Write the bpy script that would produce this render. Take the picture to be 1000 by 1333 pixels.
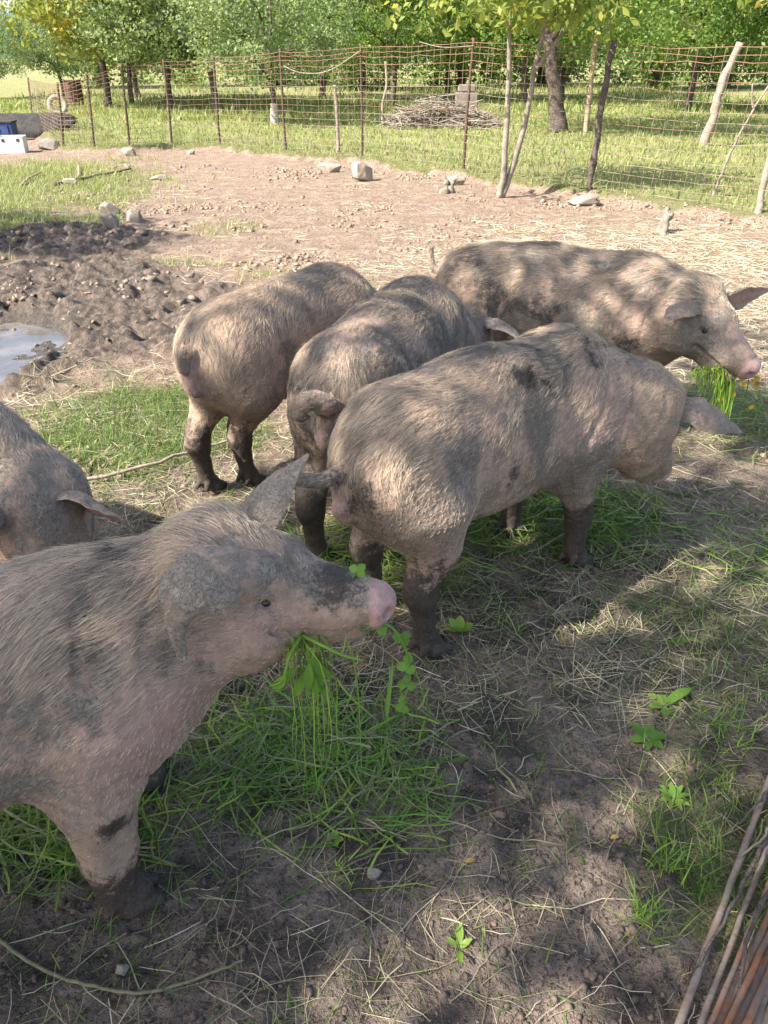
# Pig pen with six muddy pigs, wire fence and orchard behind
import bpy, math, random
import numpy as np
from mathutils import Vector, Matrix

for _o in list(bpy.data.objects):
    bpy.data.objects.remove(_o, do_unlink=True)
SC = bpy.context.scene
COL = SC.collection
R = math.radians
rng = np.random.default_rng(7)
random.seed(7)

# ------------------------------------------------------------------ camera
cam_d = bpy.data.cameras.new('camera')
cam = bpy.data.objects.new('camera', cam_d)
COL.objects.link(cam)
CAM_H = 1.6
cam.location = (0, 0, CAM_H)
cam.rotation_euler = (R(90 - 30.8), 0, 0)
cam_d.sensor_fit = 'HORIZONTAL'
cam_d.sensor_width = 36
cam_d.lens = 36
cam_d.clip_start = 0.05
cam_d.clip_end = 6000
SC.camera = cam

# ------------------------------------------------------------------ light
SUN_AZ = math.atan2(-0.47, -0.88)      # direction towards the sun, on the ground
SUN_EL = R(44)
sun_dir = Vector((math.cos(SUN_AZ) * math.cos(SUN_EL), math.sin(SUN_AZ) * math.cos(SUN_EL), math.sin(SUN_EL)))
world = bpy.data.worlds.new('World')
SC.world = world
world.use_nodes = True
wn = world.node_tree.nodes
sky = wn.new('ShaderNodeTexSky')
sky.sky_type = 'NISHITA'
sky.sun_disc = False
sky.sun_elevation = SUN_EL
sky.sun_rotation = math.atan2(sun_dir.x, sun_dir.y)
sky.dust_density = 2.2
sky.air_density = 1.0
sky.ozone_density = 1.0
bg = wn['Background']
bg.inputs['Strength'].default_value = 0.128
world.node_tree.links.new(sky.outputs[0], bg.inputs[0])
sun_l = bpy.data.lights.new('sun', 'SUN')
sun_l.energy = 5.0
sun_l.angle = R(0.55)
sun_l.color = (1.0, 0.95, 0.88)
sun_o = bpy.data.objects.new('sun', sun_l)
COL.objects.link(sun_o)
sun_o.location = (-20, -10, 25)
sun_o.rotation_euler = sun_dir.to_track_quat('Z', 'Y').to_euler()
vs = SC.view_settings
vs.view_transform = 'Standard'
vs.look = 'None'
vs.exposure = 1.42
vs.gamma = 1
vs.use_curve_mapping = False
SC.cycles.use_denoising = True
SC.cycles.max_bounces = 6
SC.cycles.transparent_max_bounces = 12
SC.cycles.sample_clamp_indirect = 6

# ------------------------------------------------------------------ helpers
def tag(o, label=None, cat=None, group=None, kind=None):
    if label: o['label'] = label
    if cat: o['category'] = cat
    if group: o['group'] = group
    if kind: o['kind'] = kind
    return o

def link(name, data, parent=None, mat=None):
    o = bpy.data.objects.new(name, data)
    COL.objects.link(o)
    if parent is not None: o.parent = parent
    if mat is not None and data is not None:
        data.materials.clear(); data.materials.append(mat)
    return o

def empty(name, loc=(0, 0, 0), rz=0.0):
    o = bpy.data.objects.new(name, None)
    COL.objects.link(o)
    o.location = loc
    o.rotation_euler = (0, 0, rz)
    o.empty_display_size = 0.1
    return o

def np_mesh(name, verts, faces, smooth=True):
    """verts (n,3); faces (m,3|4) array or list of such arrays"""
    me = bpy.data.meshes.new(name)
    verts = np.ascontiguousarray(verts, dtype=np.float32)
    fl = faces if isinstance(faces, list) else [faces]
    fl = [np.asarray(f, dtype=np.int32) for f in fl if len(f)]
    me.vertices.add(len(verts))
    me.vertices.foreach_set('co', verts.ravel())
    tot = sum(f.size for f in fl)
    npoly = sum(len(f) for f in fl)
    me.loops.add(tot)
    me.loops.foreach_set('vertex_index', np.concatenate([f.ravel() for f in fl]))
    me.polygons.add(npoly)
    sizes = np.concatenate([np.full(len(f), f.shape[1], np.int32) for f in fl])
    starts = np.concatenate([[0], np.cumsum(sizes)[:-1]]).astype(np.int32)
    me.polygons.foreach_set('loop_start', starts)
    me.polygons.foreach_set('loop_total', sizes)
    me.update(calc_edges=True)
    me.validate()
    if smooth:
        me.polygons.foreach_set('use_smooth', np.ones(len(me.polygons), bool))
    return me

def attr(me, name, vals, domain='POINT'):
    vals = np.asarray(vals, dtype=np.float32)
    if vals.ndim == 1:
        a = me.attributes.new(name, 'FLOAT', domain)
        a.data.foreach_set('value', vals)
    else:
        a = me.attributes.new(name, 'FLOAT_VECTOR', domain)
        a.data.foreach_set('vector', vals.ravel())

class MB:
    """collects quads / tris into one mesh"""
    def __init__(s): s.v = []; s.q = []; s.t = []; s.n = 0
    def add(s, v, q=(), t=()):
        v = np.asarray(v, float)
        if len(q): s.q.append(np.asarray(q, int) + s.n)
        if len(t): s.t.append(np.asarray(t, int) + s.n)
        s.v.append(v); s.n += len(v)
        return s
    def mesh(s, name, smooth=True):
        f = []
        if s.q: f.append(np.concatenate(s.q))
        if s.t: f.append(np.concatenate(s.t))
        return np_mesh(name, np.concatenate(s.v), f, smooth)
    def build(s, name, mat, parent=None, smooth=True):
        return link(name, s.mesh(name, smooth), parent, mat)

def _hash(ix, iy, iz, seed):
    h = (ix * 374761393 + iy * 668265263 + iz * 2147483647 + seed * 974711) & 0xffffffff
    h = ((h ^ (h >> 13)) * 1274126177) & 0xffffffff
    h = h ^ (h >> 16)
    return h

def noise3(p, seed=0):
    """gradient noise about -1..1 for (n,3) points"""
    p = np.asarray(p, float)
    i = np.floor(p).astype(np.int64); f = p - i
    w = f * f * f * (f * (f * 6 - 15) + 10)
    out = 0
    for dx in (0, 1):
        wx = w[:, 0] if dx else 1 - w[:, 0]
        for dy in (0, 1):
            wy = w[:, 1] if dy else 1 - w[:, 1]
            for dz in (0, 1):
                wz = w[:, 2] if dz else 1 - w[:, 2]
                h = _hash(i[:, 0] + dx, i[:, 1] + dy, i[:, 2] + dz, seed)
                gx = ((h & 255) / 127.5 - 1); gy = (((h >> 8) & 255) / 127.5 - 1); gz = (((h >> 16) & 255) / 127.5 - 1)
                out = out + wx * wy * wz * (gx * (f[:, 0] - dx) + gy * (f[:, 1] - dy) + gz * (f[:, 2] - dz))
    return out * 1.5

def fbm(p, octv=4, seed=0, gain=0.5):
    a = 1.0; s = 0; q = np.asarray(p, float).copy(); t = 0
    for o in range(octv):
        s = s + a * noise3(q, seed + o * 17); t += a
        a *= gain; q = q * 2.03 + 11.3
    return s / t

def noise2(x, y, seed=0):
    """gradient noise about -1..1, two-dimensional"""
    ix = np.floor(x).astype(np.int64); iy = np.floor(y).astype(np.int64)
    fx = (x - ix).astype(np.float32); fy = (y - iy).astype(np.float32)
    wx = fx * fx * (3 - 2 * fx); wy = fy * fy * (3 - 2 * fy)
    def corner(dx, dy):
        h = ((ix + dx) * 374761393 + (iy + dy) * 668265263 + seed * 974711) & 0xffffffff
        h = ((h ^ (h >> 13)) * 1274126177) & 0xffffffff
        h = h >> 16
        gx = ((h & 255).astype(np.float32) / 127.5 - 1); gy = ((h >> 8).astype(np.float32) / 127.5 - 1)
        return gx * (fx - dx) + gy * (fy - dy)
    a = corner(0, 0) * (1 - wx) + corner(1, 0) * wx
    b = corner(0, 1) * (1 - wx) + corner(1, 1) * wx
    return (a * (1 - wy) + b * wy) * 1.5

def fbm2(x, y, sc, octv=4, seed=0, gain=0.5):
    x = np.asarray(x, float) * sc + seed * 3.71; y = np.asarray(y, float) * sc - seed * 1.37
    a = 1.0; s = 0; t = 0
    for o in range(octv):
        s = s + a * noise2(x, y, seed + o * 17); t += a
        a *= gain; x, y = x * 1.62 + y * 1.22 + 11.3, y * 1.62 - x * 1.22 + 5.1
    return s / t

def sstep(a, b, x):
    t = np.clip((np.asarray(x, float) - a) / (b - a), 0, 1)
    return t * t * (3 - 2 * t)

def catmull(pts, n):
    """n samples along a Catmull-Rom curve through pts"""
    P = np.asarray(pts, float)
    P = np.vstack([2 * P[0] - P[1], P, 2 * P[-1] - P[-2]])
    k = len(P) - 3
    t = np.linspace(0, k, n); i = np.minimum(t.astype(int), k - 1); f = (t - i)[:, None]
    a, b, c, d = P[i], P[i + 1], P[i + 2], P[i + 3]
    return 0.5 * (2 * b + (c - a) * f + (2 * a - 5 * b + 4 * c - d) * f ** 2 + (3 * b - a - 3 * c + d) * f ** 3)

def frames(C):
    """tangent / normal / binormal along polyline C"""
    T = np.gradient(C, axis=0); T /= np.linalg.norm(T, axis=1)[:, None] + 1e-12
    N = np.zeros_like(T)
    ref = np.array([0, 0, 1.0]) if abs(T[0, 2]) < 0.9 else np.array([1.0, 0, 0])
    n = np.cross(ref, T[0]); n /= np.linalg.norm(n)
    for i in range(len(C)):
        n = n - T[i] * np.dot(n, T[i]); n /= np.linalg.norm(n) + 1e-12
        N[i] = n
    return T, N, np.cross(T, N)

def tube(C, rad, sides=8, cap=True):
    """-> verts, quads, tris for a tube along polyline C with radii rad"""
    C = np.asarray(C, float); n = len(C)
    rad = np.broadcast_to(np.asarray(rad, float), (n,)) if np.ndim(rad) < 2 else rad
    T, N, B = frames(C)
    a = np.linspace(0, 2 * math.pi, sides, endpoint=False)
    V = C[:, None, :] + rad[:, None, None] * (np.cos(a)[None, :, None] * N[:, None, :] + np.sin(a)[None, :, None] * B[:, None, :])
    V = V.reshape(-1, 3)
    i = np.arange(n - 1)[:, None] * sides; j = np.arange(sides)[None, :]; j2 = (j + 1) % sides
    Q = np.stack([i + j, i + j2, i + sides + j2, i + sides + j], -1).reshape(-1, 4)
    tr = []
    if cap:
        V = np.vstack([V, C[0], C[-1]])
        c0, c1 = n * sides, n * sides + 1
        for k in range(sides):
            tr.append((c0, (k + 1) % sides, k)); tr.append((c1, (n - 1) * sides + k, (n - 1) * sides + (k + 1) % sides))
    return V, Q, np.array(tr, int).reshape(-1, 3)

def rock_mesh(name, size, seed, rough=0.35, sub=4, flat=1.0, mat=None):
    """a lumpy stone: a displaced cube-sphere with facets"""
    n = 2 ** sub
    V = []; Q = []
    lin = np.linspace(-1, 1, n + 1)
    for ax in range(3):
        for s in (-1, 1):
            b = len(V)
            for a1 in lin:
                for a2 in lin:
                    p = [0, 0, 0]; p[ax] = s; p[(ax + 1) % 3] = a1 * s; p[(ax + 2) % 3] = a2
                    V.append(p)
            for i in range(n):
                for j in range(n):
                    k = b + i * (n + 1) + j
                    Q.append((k, k + n + 1, k + n + 2, k + 1))
    V = np.array(V, float)
    # weld shared edges
    key = np.round(V * 4096).astype(int)
    u, inv = np.unique(key, axis=0, return_inverse=True)
    inv = inv.ravel()
    V = u / 4096.0
    Q = inv[np.array(Q)]
    D = V / np.linalg.norm(V, axis=1)[:, None]
    D = D * 0.5 + V * 0.5 * 0.75
    r = 1 + rough * fbm(D * 1.3 + seed * 7.1, 2, seed) + rough * 0.5 * fbm(D * 4 + seed, 2, seed + 3)
    rs = np.random.default_rng(seed)
    for _ in range(11):                       # chop facets
        nn = rs.normal(size=3); nn /= np.linalg.norm(nn)
        lim = 0.50 + 0.3 * rs.random()
        d = D @ nn * r
        r = np.where(d > lim, r * lim / np.maximum(d, 1e-6), r)
    V = D * r[:, None] * np.asarray(size) * np.array([1, 1, flat])
    return np_mesh(name, V, Q, True)
# ------------------------------------------------------------------ materials
class NT:
    def __init__(s, name):
        s.m = bpy.data.materials.new(name); s.m.use_nodes = True
        s.t = s.m.node_tree; s.n = s.t.nodes; s.n.clear()
        s.out = s.n.new('ShaderNodeOutputMaterial')
    def node(s, typ, **kw):
        n = s.n.new(typ)
        for k, v in kw.items():
            if k.startswith('i_'): n.inputs[k[2:].replace('_', ' ')].default_value = v
            else: setattr(n, k, v)
        return n
    def l(s, a, b): s.t.links.new(a, b)
    def val(s, x, sock):
        if isinstance(x, (int, float)): sock.default_value = x
        elif isinstance(x, (tuple, list)): sock.default_value = (*x, 1) if len(x) == 3 and sock.type == 'RGBA' else x
        else: s.l(x, sock)
    def math(s, op, a, b=None, clamp=False):
        n = s.node('ShaderNodeMath', operation=op, use_clamp=clamp)
        s.val(a, n.inputs[0])
        if b is not None: s.val(b, n.inputs[1])
        return n.outputs[0]
    def mix(s, f, a, b, blend='MIX'):
        n = s.node('ShaderNodeMix', data_type='RGBA', blend_type=blend)
        s.val(f, n.inputs['Factor']); s.val(a, n.inputs['A'] if False else n.inputs[6]); s.val(b, n.inputs[7])
        return n.outputs[2]
    def attr(s, name):
        return s.node('ShaderNodeAttribute', attribute_name=name)
    def noise(s, scale, detail=4, rough=0.55, vec=None, dist=0.0):
        n = s.node('ShaderNodeTexNoise')
        n.inputs['Scale'].default_value = scale; n.inputs['Detail'].default_value = detail
        n.inputs['Roughness'].default_value = rough; n.inputs['Distortion'].default_value = dist
        if vec is not None: s.l(vec, n.inputs['Vector'])
        return n
    def ramp(s, f, a, b):
        n = s.node('ShaderNodeMapRange', interpolation_type='SMOOTHSTEP')
        s.val(f, n.inputs['Value'])
        n.inputs['From Min'].default_value = a; n.inputs['From Max'].default_value = b
        return n.outputs[0]
    def obj(s): return s.node('ShaderNodeTexCoord').outputs['Object']
    def gen(s): return s.node('ShaderNodeTexCoord').outputs['Generated']
    def bump(s, h, strength, dist, normal=None):
        n = s.node('ShaderNodeBump')
        n.inputs['Strength'].default_value = strength; n.inputs['Distance'].default_value = dist
        s.l(h, n.inputs['Height'])
        if normal is not None: s.l(normal, n.inputs['Normal'])
        return n.outputs[0]
    def bsdf(s, col, rough=0.8, normal=None, spec=0.3, metal=0.0):
        b = s.node('ShaderNodeBsdfPrincipled')
        s.val(col, b.inputs['Base Color']); s.val(rough, b.inputs['Roughness'])
        s.val(spec, b.inputs['Specular IOR Level']); s.val(metal, b.inputs['Metallic'])
        if normal is not None: s.l(normal, b.inputs['Normal'])
        s.l(b.outputs[0], s.out.inputs[0])
        s.b = b
        return b

def mat_simple(name, col, col2, scale=12, rough=0.8, bump=0.4, bdist=0.004, spec=0.25, metal=0.0, detail=5):
    n = NT(name)
    o = n.obj()
    a = n.noise(scale, detail, 0.6, o)
    b = n.noise(scale * 4.3, 4, 0.6, o)
    f = n.ramp(a.outputs[0], 0.35, 0.65)
    c = n.mix(f, col, col2)
    c = n.mix(n.ramp(b.outputs[0], 0.45, 0.75), c, [x * 0.6 for x in col])
    n.bsdf(c, rough, n.bump(b.outputs[0], bump, bdist), spec, metal)
    return n.m

def mat_leaf(name, ramp, trans=0.35, rough=0.5, atr='rnd'):
    """leaf colours picked by the per-leaf 'rnd' attribute, with some light through the blade"""
    n = NT(name)
    a = n.attr(atr)
    r = n.node('ShaderNodeValToRGB')
    e = r.color_ramp.elements
    while len(e) > 1: e.remove(e[-1])
    e[0].position = ramp[0][0]; e[0].color = (*ramp[0][1], 1)
    for p, c in ramp[1:]:
        k = e.new(p); k.color = (*c, 1)
    n.l(a.outputs['Fac'], r.inputs[0])
    b = n.node('ShaderNodeBsdfPrincipled')
    n.l(r.outputs[0], b.inputs['Base Color'])
    b.inputs['Roughness'].default_value = rough
    b.inputs['Specular IOR Level'].default_value = 0.3
    t = n.node('ShaderNodeBsdfTranslucent')
    bright = n.mix(1.0, r.outputs[0], (1.25, 1.3, 0.7), 'MULTIPLY')
    n.l(bright, t.inputs[0])
    mx = n.node('ShaderNodeMixShader')
    mx.inputs[0].default_value = trans
    n.l(b.outputs[0], mx.inputs[1]); n.l(t.outputs[0], mx.inputs[2])
    n.l(mx.outputs[0], n.out.inputs[0])
    return n.m

M = {}
M['rust'] = mat_simple('rust', (0.20, 0.10, 0.062), (0.30, 0.16, 0.10), 20, 0.85, 0.4, 0.002)
M['rust_dark'] = mat_simple('rust_dark', (0.085, 0.055, 0.045), (0.14, 0.085, 0.06), 14, 0.8, 0.4, 0.002)
M['wire'] = mat_simple('wire', (0.22, 0.15, 0.11), (0.34, 0.27, 0.21), 3, 0.75, 0.2, 0.001)
M['wire_orange'] = mat_simple('wire_orange', (0.29, 0.15, 0.09), (0.24, 0.14, 0.095), 3, 0.8, 0.2, 0.001)
M['wood_grey'] = mat_simple('wood_grey', (0.36, 0.29, 0.23), (0.24, 0.19, 0.15), 9, 0.9, 0.6, 0.006)
M['wood_pale'] = mat_simple('wood_pale', (0.42, 0.31, 0.21), (0.32, 0.23, 0.16), 9, 0.9, 0.6, 0.006)
M['bark'] = mat_simple('bark', (0.085, 0.066, 0.055), (0.15, 0.12, 0.10), 7, 0.95, 0.9, 0.03)
M['bark_pale'] = mat_simple('bark_pale', (0.31, 0.265, 0.21), (0.19, 0.155, 0.12), 14, 0.9, 0.7, 0.008)
M['stone'] = mat_simple('stone', (0.29, 0.25, 0.21), (0.20, 0.165, 0.135), 6, 0.9, 0.6, 0.01)
M['stone_pale'] = mat_simple('stone_pale', (0.36, 0.31, 0.255), (0.22, 0.175, 0.14), 7, 0.9, 0.6, 0.008)
M['concrete'] = mat_simple('concrete', (0.42, 0.34, 0.27), (0.33, 0.26, 0.20), 8, 0.9, 0.5, 0.006)
# ------------------------------------------------------------------ ground
FENCE = np.array([(-14.0, 30.0), (-8.70, 21.26), (-6.25, 16.45), (-5.50, 16.04), (-4.86, 16.17), (-4.20, 16.75), (-3.18, 16.45), (-1.76, 15.16),
                  (-.37, 14.25), (1.18, 12.46), (2.64, 10.60), (4.06, 8.83), (5.7, 6.8), (7.6, 4.5), (12, -2)])
def fence_d(x, y):
    """about how far a point lies beyond the fence line (negative inside the pen)"""
    return (y - np.interp(x, FENCE[:, 0], FENCE[:, 1])) * 0.72

def ell(x, y, cx, cy, rx, ry, rot=0.0):
    c, s = math.cos(rot), math.sin(rot)
    u = ((x - cx) * c + (y - cy) * s) / rx; v = (-(x - cx) * s + (y - cy) * c) / ry
    return np.sqrt(u * u + v * v)

def masks(x, y):
    """grass, mud, puddle, dryness masks over the ground"""
    n1 = fbm2(x, y, 1.1, 4, 3); n2 = fbm2(x, y, 4.0, 3, 5)
    d = fence_d(x, y) + .22 * n1 + .1 * n2
    g = sstep(-.24, -.04, d)
    def patch(cx, cy, rx, ry, a=1.0, rot=0.0, soft=.5):
        return a * sstep(1 + soft * .6, 1 - soft, ell(x, y, cx, cy, rx, ry, rot) + .55 * n1 + .45 * n2)
    g = np.maximum(g, patch(-5.6, 11.2, 2.6, 3.6, .85))
    g = np.maximum(g, patch(-4.3, 8.3, 1.6, 1.6, .9))
    g = np.maximum(g, patch(-1.25, 3.6, .62, .75, .9))
    g = np.maximum(g, patch(-2.2, 6.9, .8, .35, .5))
    g = np.maximum(g, patch(-.95, 6.6, .35, .3, .45)); g = np.maximum(g, patch(-.1, 6.3, .3, .3, .35)); g = np.maximum(g, patch(-1.7, 8.6, .5, .6, .4))
    g = np.maximum(g, patch(.62, 2.62, .5, .36, .45)); g = np.maximum(g, patch(-.25, 1.42, .28, .26, .22))
    g = np.maximum(g, patch(.80, 1.15, .22, .4, .55)); g = np.maximum(g, patch(1.05, 1.85, .3, .4, .4)); g = np.maximum(g, patch(-.75, 1.2, .3, .2, .5))
    mud = sstep(1.15, .75, ell(x, y, -2.30, 5.50, 1.15, 1.75, .35) + .35 * n1 + .25 * n2)
    mud = np.maximum(mud, sstep(1.2, .7, ell(x, y, -3.1, 7.9, 1.1, .8) + .5 * n1))
    pud = sstep(1.08, .82, ell(x, y, -2.66, 4.58, .64, .98) + .22 * n1 + .12 * n2)
    dry = sstep(2.2, 4.6, y + .5 * n1)
    return g * (1 - mud * .85), mud, pud, dry

def ground_raw(x, y, mk=None):
    g, mud, pud, dry = mk if mk is not None else masks(x, y)
    d = fence_d(x, y) + .20 * fbm2(x, y, 1.3, 4, 21, .6)
    far = sstep(30, 60, np.abs(y) + np.abs(x) * .5)
    h = .03 * fbm2(x, y, .45, 2, 31) * sstep(1.5, 5, y)
    h = h + .11 * sstep(-.28, .0, d + .12 * fbm2(x, y, 3.1, 3, 34)) + .07 * fbm2(x, y, 2.6, 4, 33, .65) * sstep(-1.0, -.1, d) * sstep(.4, .0, d)
    near = sstep(16, 7, y) * sstep(-6.5, -4, x) * sstep(7, 5, x)
    h = h + near * (1 - mud) * (.020 * fbm2(x, y, 4, 3, 35) + .022 * np.abs(fbm2(x, y, 10, 3, 37)) * (1 - .5 * g) + .025 * dry * fbm2(x, y, 2.0, 4, 38, .65)) 
    fine = sstep(2.6, 2.0, y) * sstep(1.9, 1.3, np.abs(x)) * (1 - mud)
    l1 = fbm2(x, y, 38, 2, 45); l2 = fbm2(x, y, 17, 2, 47)
    h = h + fine * (.011 * sstep(.05, .45, l1) + .012 * sstep(.10, .5, l2) - .010 * sstep(-.1, -.5, l2) + .004 * fbm2(x, y, 60, 1, 49)) * (.45 + sstep(-.2, .3, fbm2(x, y, 3.1, 2, 48)))
    bil = 1 - np.abs(fbm2(x, y, 3.6, 4, 39)) * 3
    h = h + mud * (.07 * bil + .12 * fbm2(x, y, 6.5, 3, 41, .6))
    h = h * (1 - pud) + pud * (-.078 + .075 * fbm2(x, y, 4, 3, 43))
    return h

def _grow(a, b, s0, s1, n_max=2000):
    out = [a]; s = s0
    while out[-1] < b and len(out) < n_max:
        t = (out[-1] - a) / (b - a)
        out.append(out[-1] + s0 * (s1 / s0) ** t)
    return np.array(out)
GX = np.concatenate([-_grow(3.0, 9.5, .03, .2)[::-1], np.arange(-2.98, -1.3, .022), np.arange(-1.28, 1.4, .0105), np.arange(1.41, 2.0, .02), _grow(2.0, 9.5, .025, .2)])
GX = np.concatenate([-_grow(9.7, 420, .2, 60)[::-1], GX, _grow(GX[-1] + .2, 420, .2, 60)])
GY = np.concatenate([-_grow(.5, 30, .3, 6)[::-1], np.arange(-.3, .6, .06), np.arange(.6, 2.1, .0095), np.arange(2.11, 4, .02), _grow(4.01, 18, .024, .15), _grow(18.2, 700, .15, 90)])
_gx, _gy = np.meshgrid(GX, GY, indexing='ij')
_mk = masks(_gx, _gy)
GZ = ground_raw(_gx, _gy, _mk)
def ground_h(x, y):
    x = np.asarray(x, float); y = np.asarray(y, float)
    i = np.clip(np.searchsorted(GX, x) - 1, 0, len(GX) - 2); j = np.clip(np.searchsorted(GY, y) - 1, 0, len(GY) - 2)
    u = np.clip((x - GX[i]) / (GX[i + 1] - GX[i]), 0, 1); v = np.clip((y - GY[j]) / (GY[j + 1] - GY[j]), 0, 1)
    return (GZ[i, j] * (1 - u) + GZ[i + 1, j] * u) * (1 - v) + (GZ[i, j + 1] * (1 - u) + GZ[i + 1, j + 1] * u) * v
def ground_h1(x, y):
    return float(ground_h(np.array([x]), np.array([y]))[0])
def gpt(x, y, dz=0.0): return (x, y, ground_h1(x, y) + dz)

def ground_mat():
    n = NT('earth')
    o = n.obj()
    g = n.attr('grass').outputs['Fac']; mud = n.attr('mud').outputs['Fac']; dry = n.attr('dry').outputs['Fac']; pud = n.attr('pud').outputs['Fac']; lawn = n.attr('lawn').outputs['Fac']
    n0 = n.noise(0.9, 5, 0.6, o); n1 = n.noise(5, 6, 0.62, o); n2 = n.noise(24, 6, 0.65, o); n3 = n.noise(110, 4, 0.65, o); n4 = n.noise(330, 3, 0.6, o); n5 = n.noise(48, 3, 0.7, o)
    moist = n.mix(n.ramp(n1.outputs[0], 0.38, 0.62), (0.10, 0.079, 0.065), (0.34, 0.26, 0.20))
    moist = n.mix(n.ramp(n2.outputs[0], 0.52, 0.72), moist, (0.32, 0.235, 0.175))
    dryc = n.mix(n.ramp(n1.outputs[0], 0.33, 0.70), (0.28, 0.195, 0.14), (0.42, 0.31, 0.225))
    dryc = n.mix(n.ramp(n2.outputs[0], 0.50, 0.72), dryc, (0.20, 0.14, 0.10))
    dryc = n.mix(n.math('MULTIPLY', n.ramp(n5.outputs[0], 0.56, 0.66), 0.75), dryc, (0.13, 0.09, 0.065))
    c = n.mix(dry, moist, dryc)
    c = n.mix(n.math('MULTIPLY', n.ramp(n3.outputs[0], 0.50, 0.68), 0.8), c, n.mix(dry, (0.04, 0.032, 0.027), (0.15, 0.105, 0.075)))
    mudc = n.mix(n.ramp(n2.outputs[0], 0.40, 0.66), (0.058, 0.046, 0.037), (0.25, 0.19, 0.145))
    c = n.mix(n.math('MULTIPLY', mud, 0.92), c, mudc)
    gg = n.math('ADD', g, n.math('MULTIPLY', n.math('SUBTRACT', n1.outputs[0], 0.5), 0.9))
    gg = n.ramp(gg, 0.25, 0.75)
    grassc = n.mix(n.ramp(n2.outputs[0], 0.35, 0.7), (0.09, 0.115, 0.035), (0.17, 0.185, 0.065))
    lawnc = n.mix(n.ramp(n0.outputs[0], 0.38, 0.62), n.mix(n.ramp(n2.outputs[0], .35, .7), (0.18, 0.235, 0.06), (0.27, 0.30, 0.095)), n.mix(n.ramp(n2.outputs[0], .35, .7), (0.25, 0.265, 0.085), (0.34, 0.32, 0.13)))
    c = n.mix(n.math('MULTIPLY', gg, 0.75), c, n.mix(lawn, grassc, lawnc))
    c = n.mix(pud, c, (0.11, 0.095, 0.08))
    h = n.math('ADD', n.math('MULTIPLY', n2.outputs[0], 1.0), n.math('ADD', n.math('MULTIPLY', n3.outputs[0], 0.5), n.math('MULTIPLY', n4.outputs[0], 0.18)))
    h = n.math('SUBTRACT', h, n.math('MULTIPLY', n.ramp(n5.outputs[0], 0.54, 0.68), 0.5))
    rough = n.math('SUBTRACT', 0.95, n.math('MULTIPLY', mud, 0.42))
    rough = n.math('SUBTRACT', rough, n.math('MULTIPLY', pud, 0.35))
    n.bsdf(c, rough, n.bump(h, 1.0, 0.03), 0.25)
    return n.m
M['earth'] = ground_mat()
_nx, _ny = len(GX), len(GY)
_i = np.arange(_nx - 1)[:, None] * _ny; _j = np.arange(_ny - 1)[None, :]
_q = np.stack([_i + _j, _i + _ny + _j, _i + _ny + _j + 1, _i + _j + 1], -1).reshape(-1, 4)
gme = np_mesh('ground', np.stack([_gx, _gy, GZ], -1).reshape(-1, 3), _q)
for nm, a in zip(('grass', 'mud', 'pud', 'dry'), _mk): attr(gme, nm, a.ravel())
attr(gme, 'lawn', sstep(-.1, .15, fence_d(_gx, _gy)).ravel())
tag(link('ground', gme, None, M['earth']), kind='structure')

# puddle water
def water_mat():
    n = NT('muddy_water')
    o = n.obj()
    w = n.noise(9, 3, 0.5, o); w2 = n.noise(3, 4, 0.6, o)
    c = n.mix(n.ramp(w2.outputs[0], 0.4, 0.65), (0.10, 0.088, 0.078), (0.17, 0.15, 0.13))
    n.bsdf(c, 0.14, n.bump(w.outputs[0], 0.4, 0.012), 0.8)
    return n.m
M['water'] = water_mat()
_a = np.linspace(0, 2 * math.pi, 48, endpoint=False)
_pv = np.vstack([[(-2.66, 4.60, -.058)], np.stack([-2.66 + 1.1 * np.cos(_a), 4.60 + 1.3 * np.sin(_a), np.full(48, -.058)], 1)])
tag(link('puddle', np_mesh('puddle', _pv, np.array([(0, 1 + k, 1 + (k + 1) % 48) for k in range(48)])), None, M['water']), kind='structure')

# forested hills far behind
def hill(name, y0, x0, x1, hts, mat, seed):
    xs = np.linspace(x0, x1, 90); k = np.linspace(0, 1, 16)
    X, K = np.meshgrid(xs, k, indexing='ij')
    H = np.interp(X, np.linspace(x0, x1, len(hts)), hts)
    Y = y0 + K * 260
    Z = H * np.sin(K * math.pi / 2) ** .8 + 6 * fbm2(X, Y, .02, 4, seed) * (K > 0) + 2.5 * fbm2(X, Y, .12, 3, seed + 1) * (K > 0) - 2
    nx, ny = X.shape
    i = np.arange(nx - 1)[:, None] * ny; j = np.arange(ny - 1)[None, :]
    q = np.stack([i + j, i + ny + j, i + ny + j + 1, i + j + 1], -1).reshape(-1, 4)
    tag(link(name, np_mesh(name, np.stack([X, Y, Z], -1).reshape(-1, 3), q), None, mat), kind='structure')
M['forest_hazy'] = mat_simple('forest_hazy', (0.085, 0.14, 0.14), (0.12, 0.18, 0.155), 0.06, 0.95, 0.6, 2.0)  # distance haze is put into the colour as a pale blue tint
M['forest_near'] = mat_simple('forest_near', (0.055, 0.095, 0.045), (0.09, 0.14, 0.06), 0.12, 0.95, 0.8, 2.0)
hill('far_hills', 620, -700, 700, [55, 48, 30, 26, 34, 40, 44, 46], M['forest_hazy'], 51)
hill('near_hills', 260, -380, 420, [6, 5, 7, 9, 13, 15, 17, 18], M['forest_near'], 55)
# ------------------------------------------------------------------ blades, straw and clods
def ribbons(P, Wd, side):
    """P (n,k,3) centre lines, Wd (n,k) half widths, side (n,3) -> verts, quads"""
    n, k, _ = P.shape
    A = P - side[:, None] * Wd[..., None]; B = P + side[:, None] * Wd[..., None]
    V = np.stack([A, B], 2).reshape(-1, 3)
    b = (np.arange(n) * k * 2)[:, None] + (np.arange(k - 1) * 2)[None, :]
    Q = np.stack([b, b + 1, b + 3, b + 2], -1).reshape(-1, 4)
    return V, Q

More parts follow.
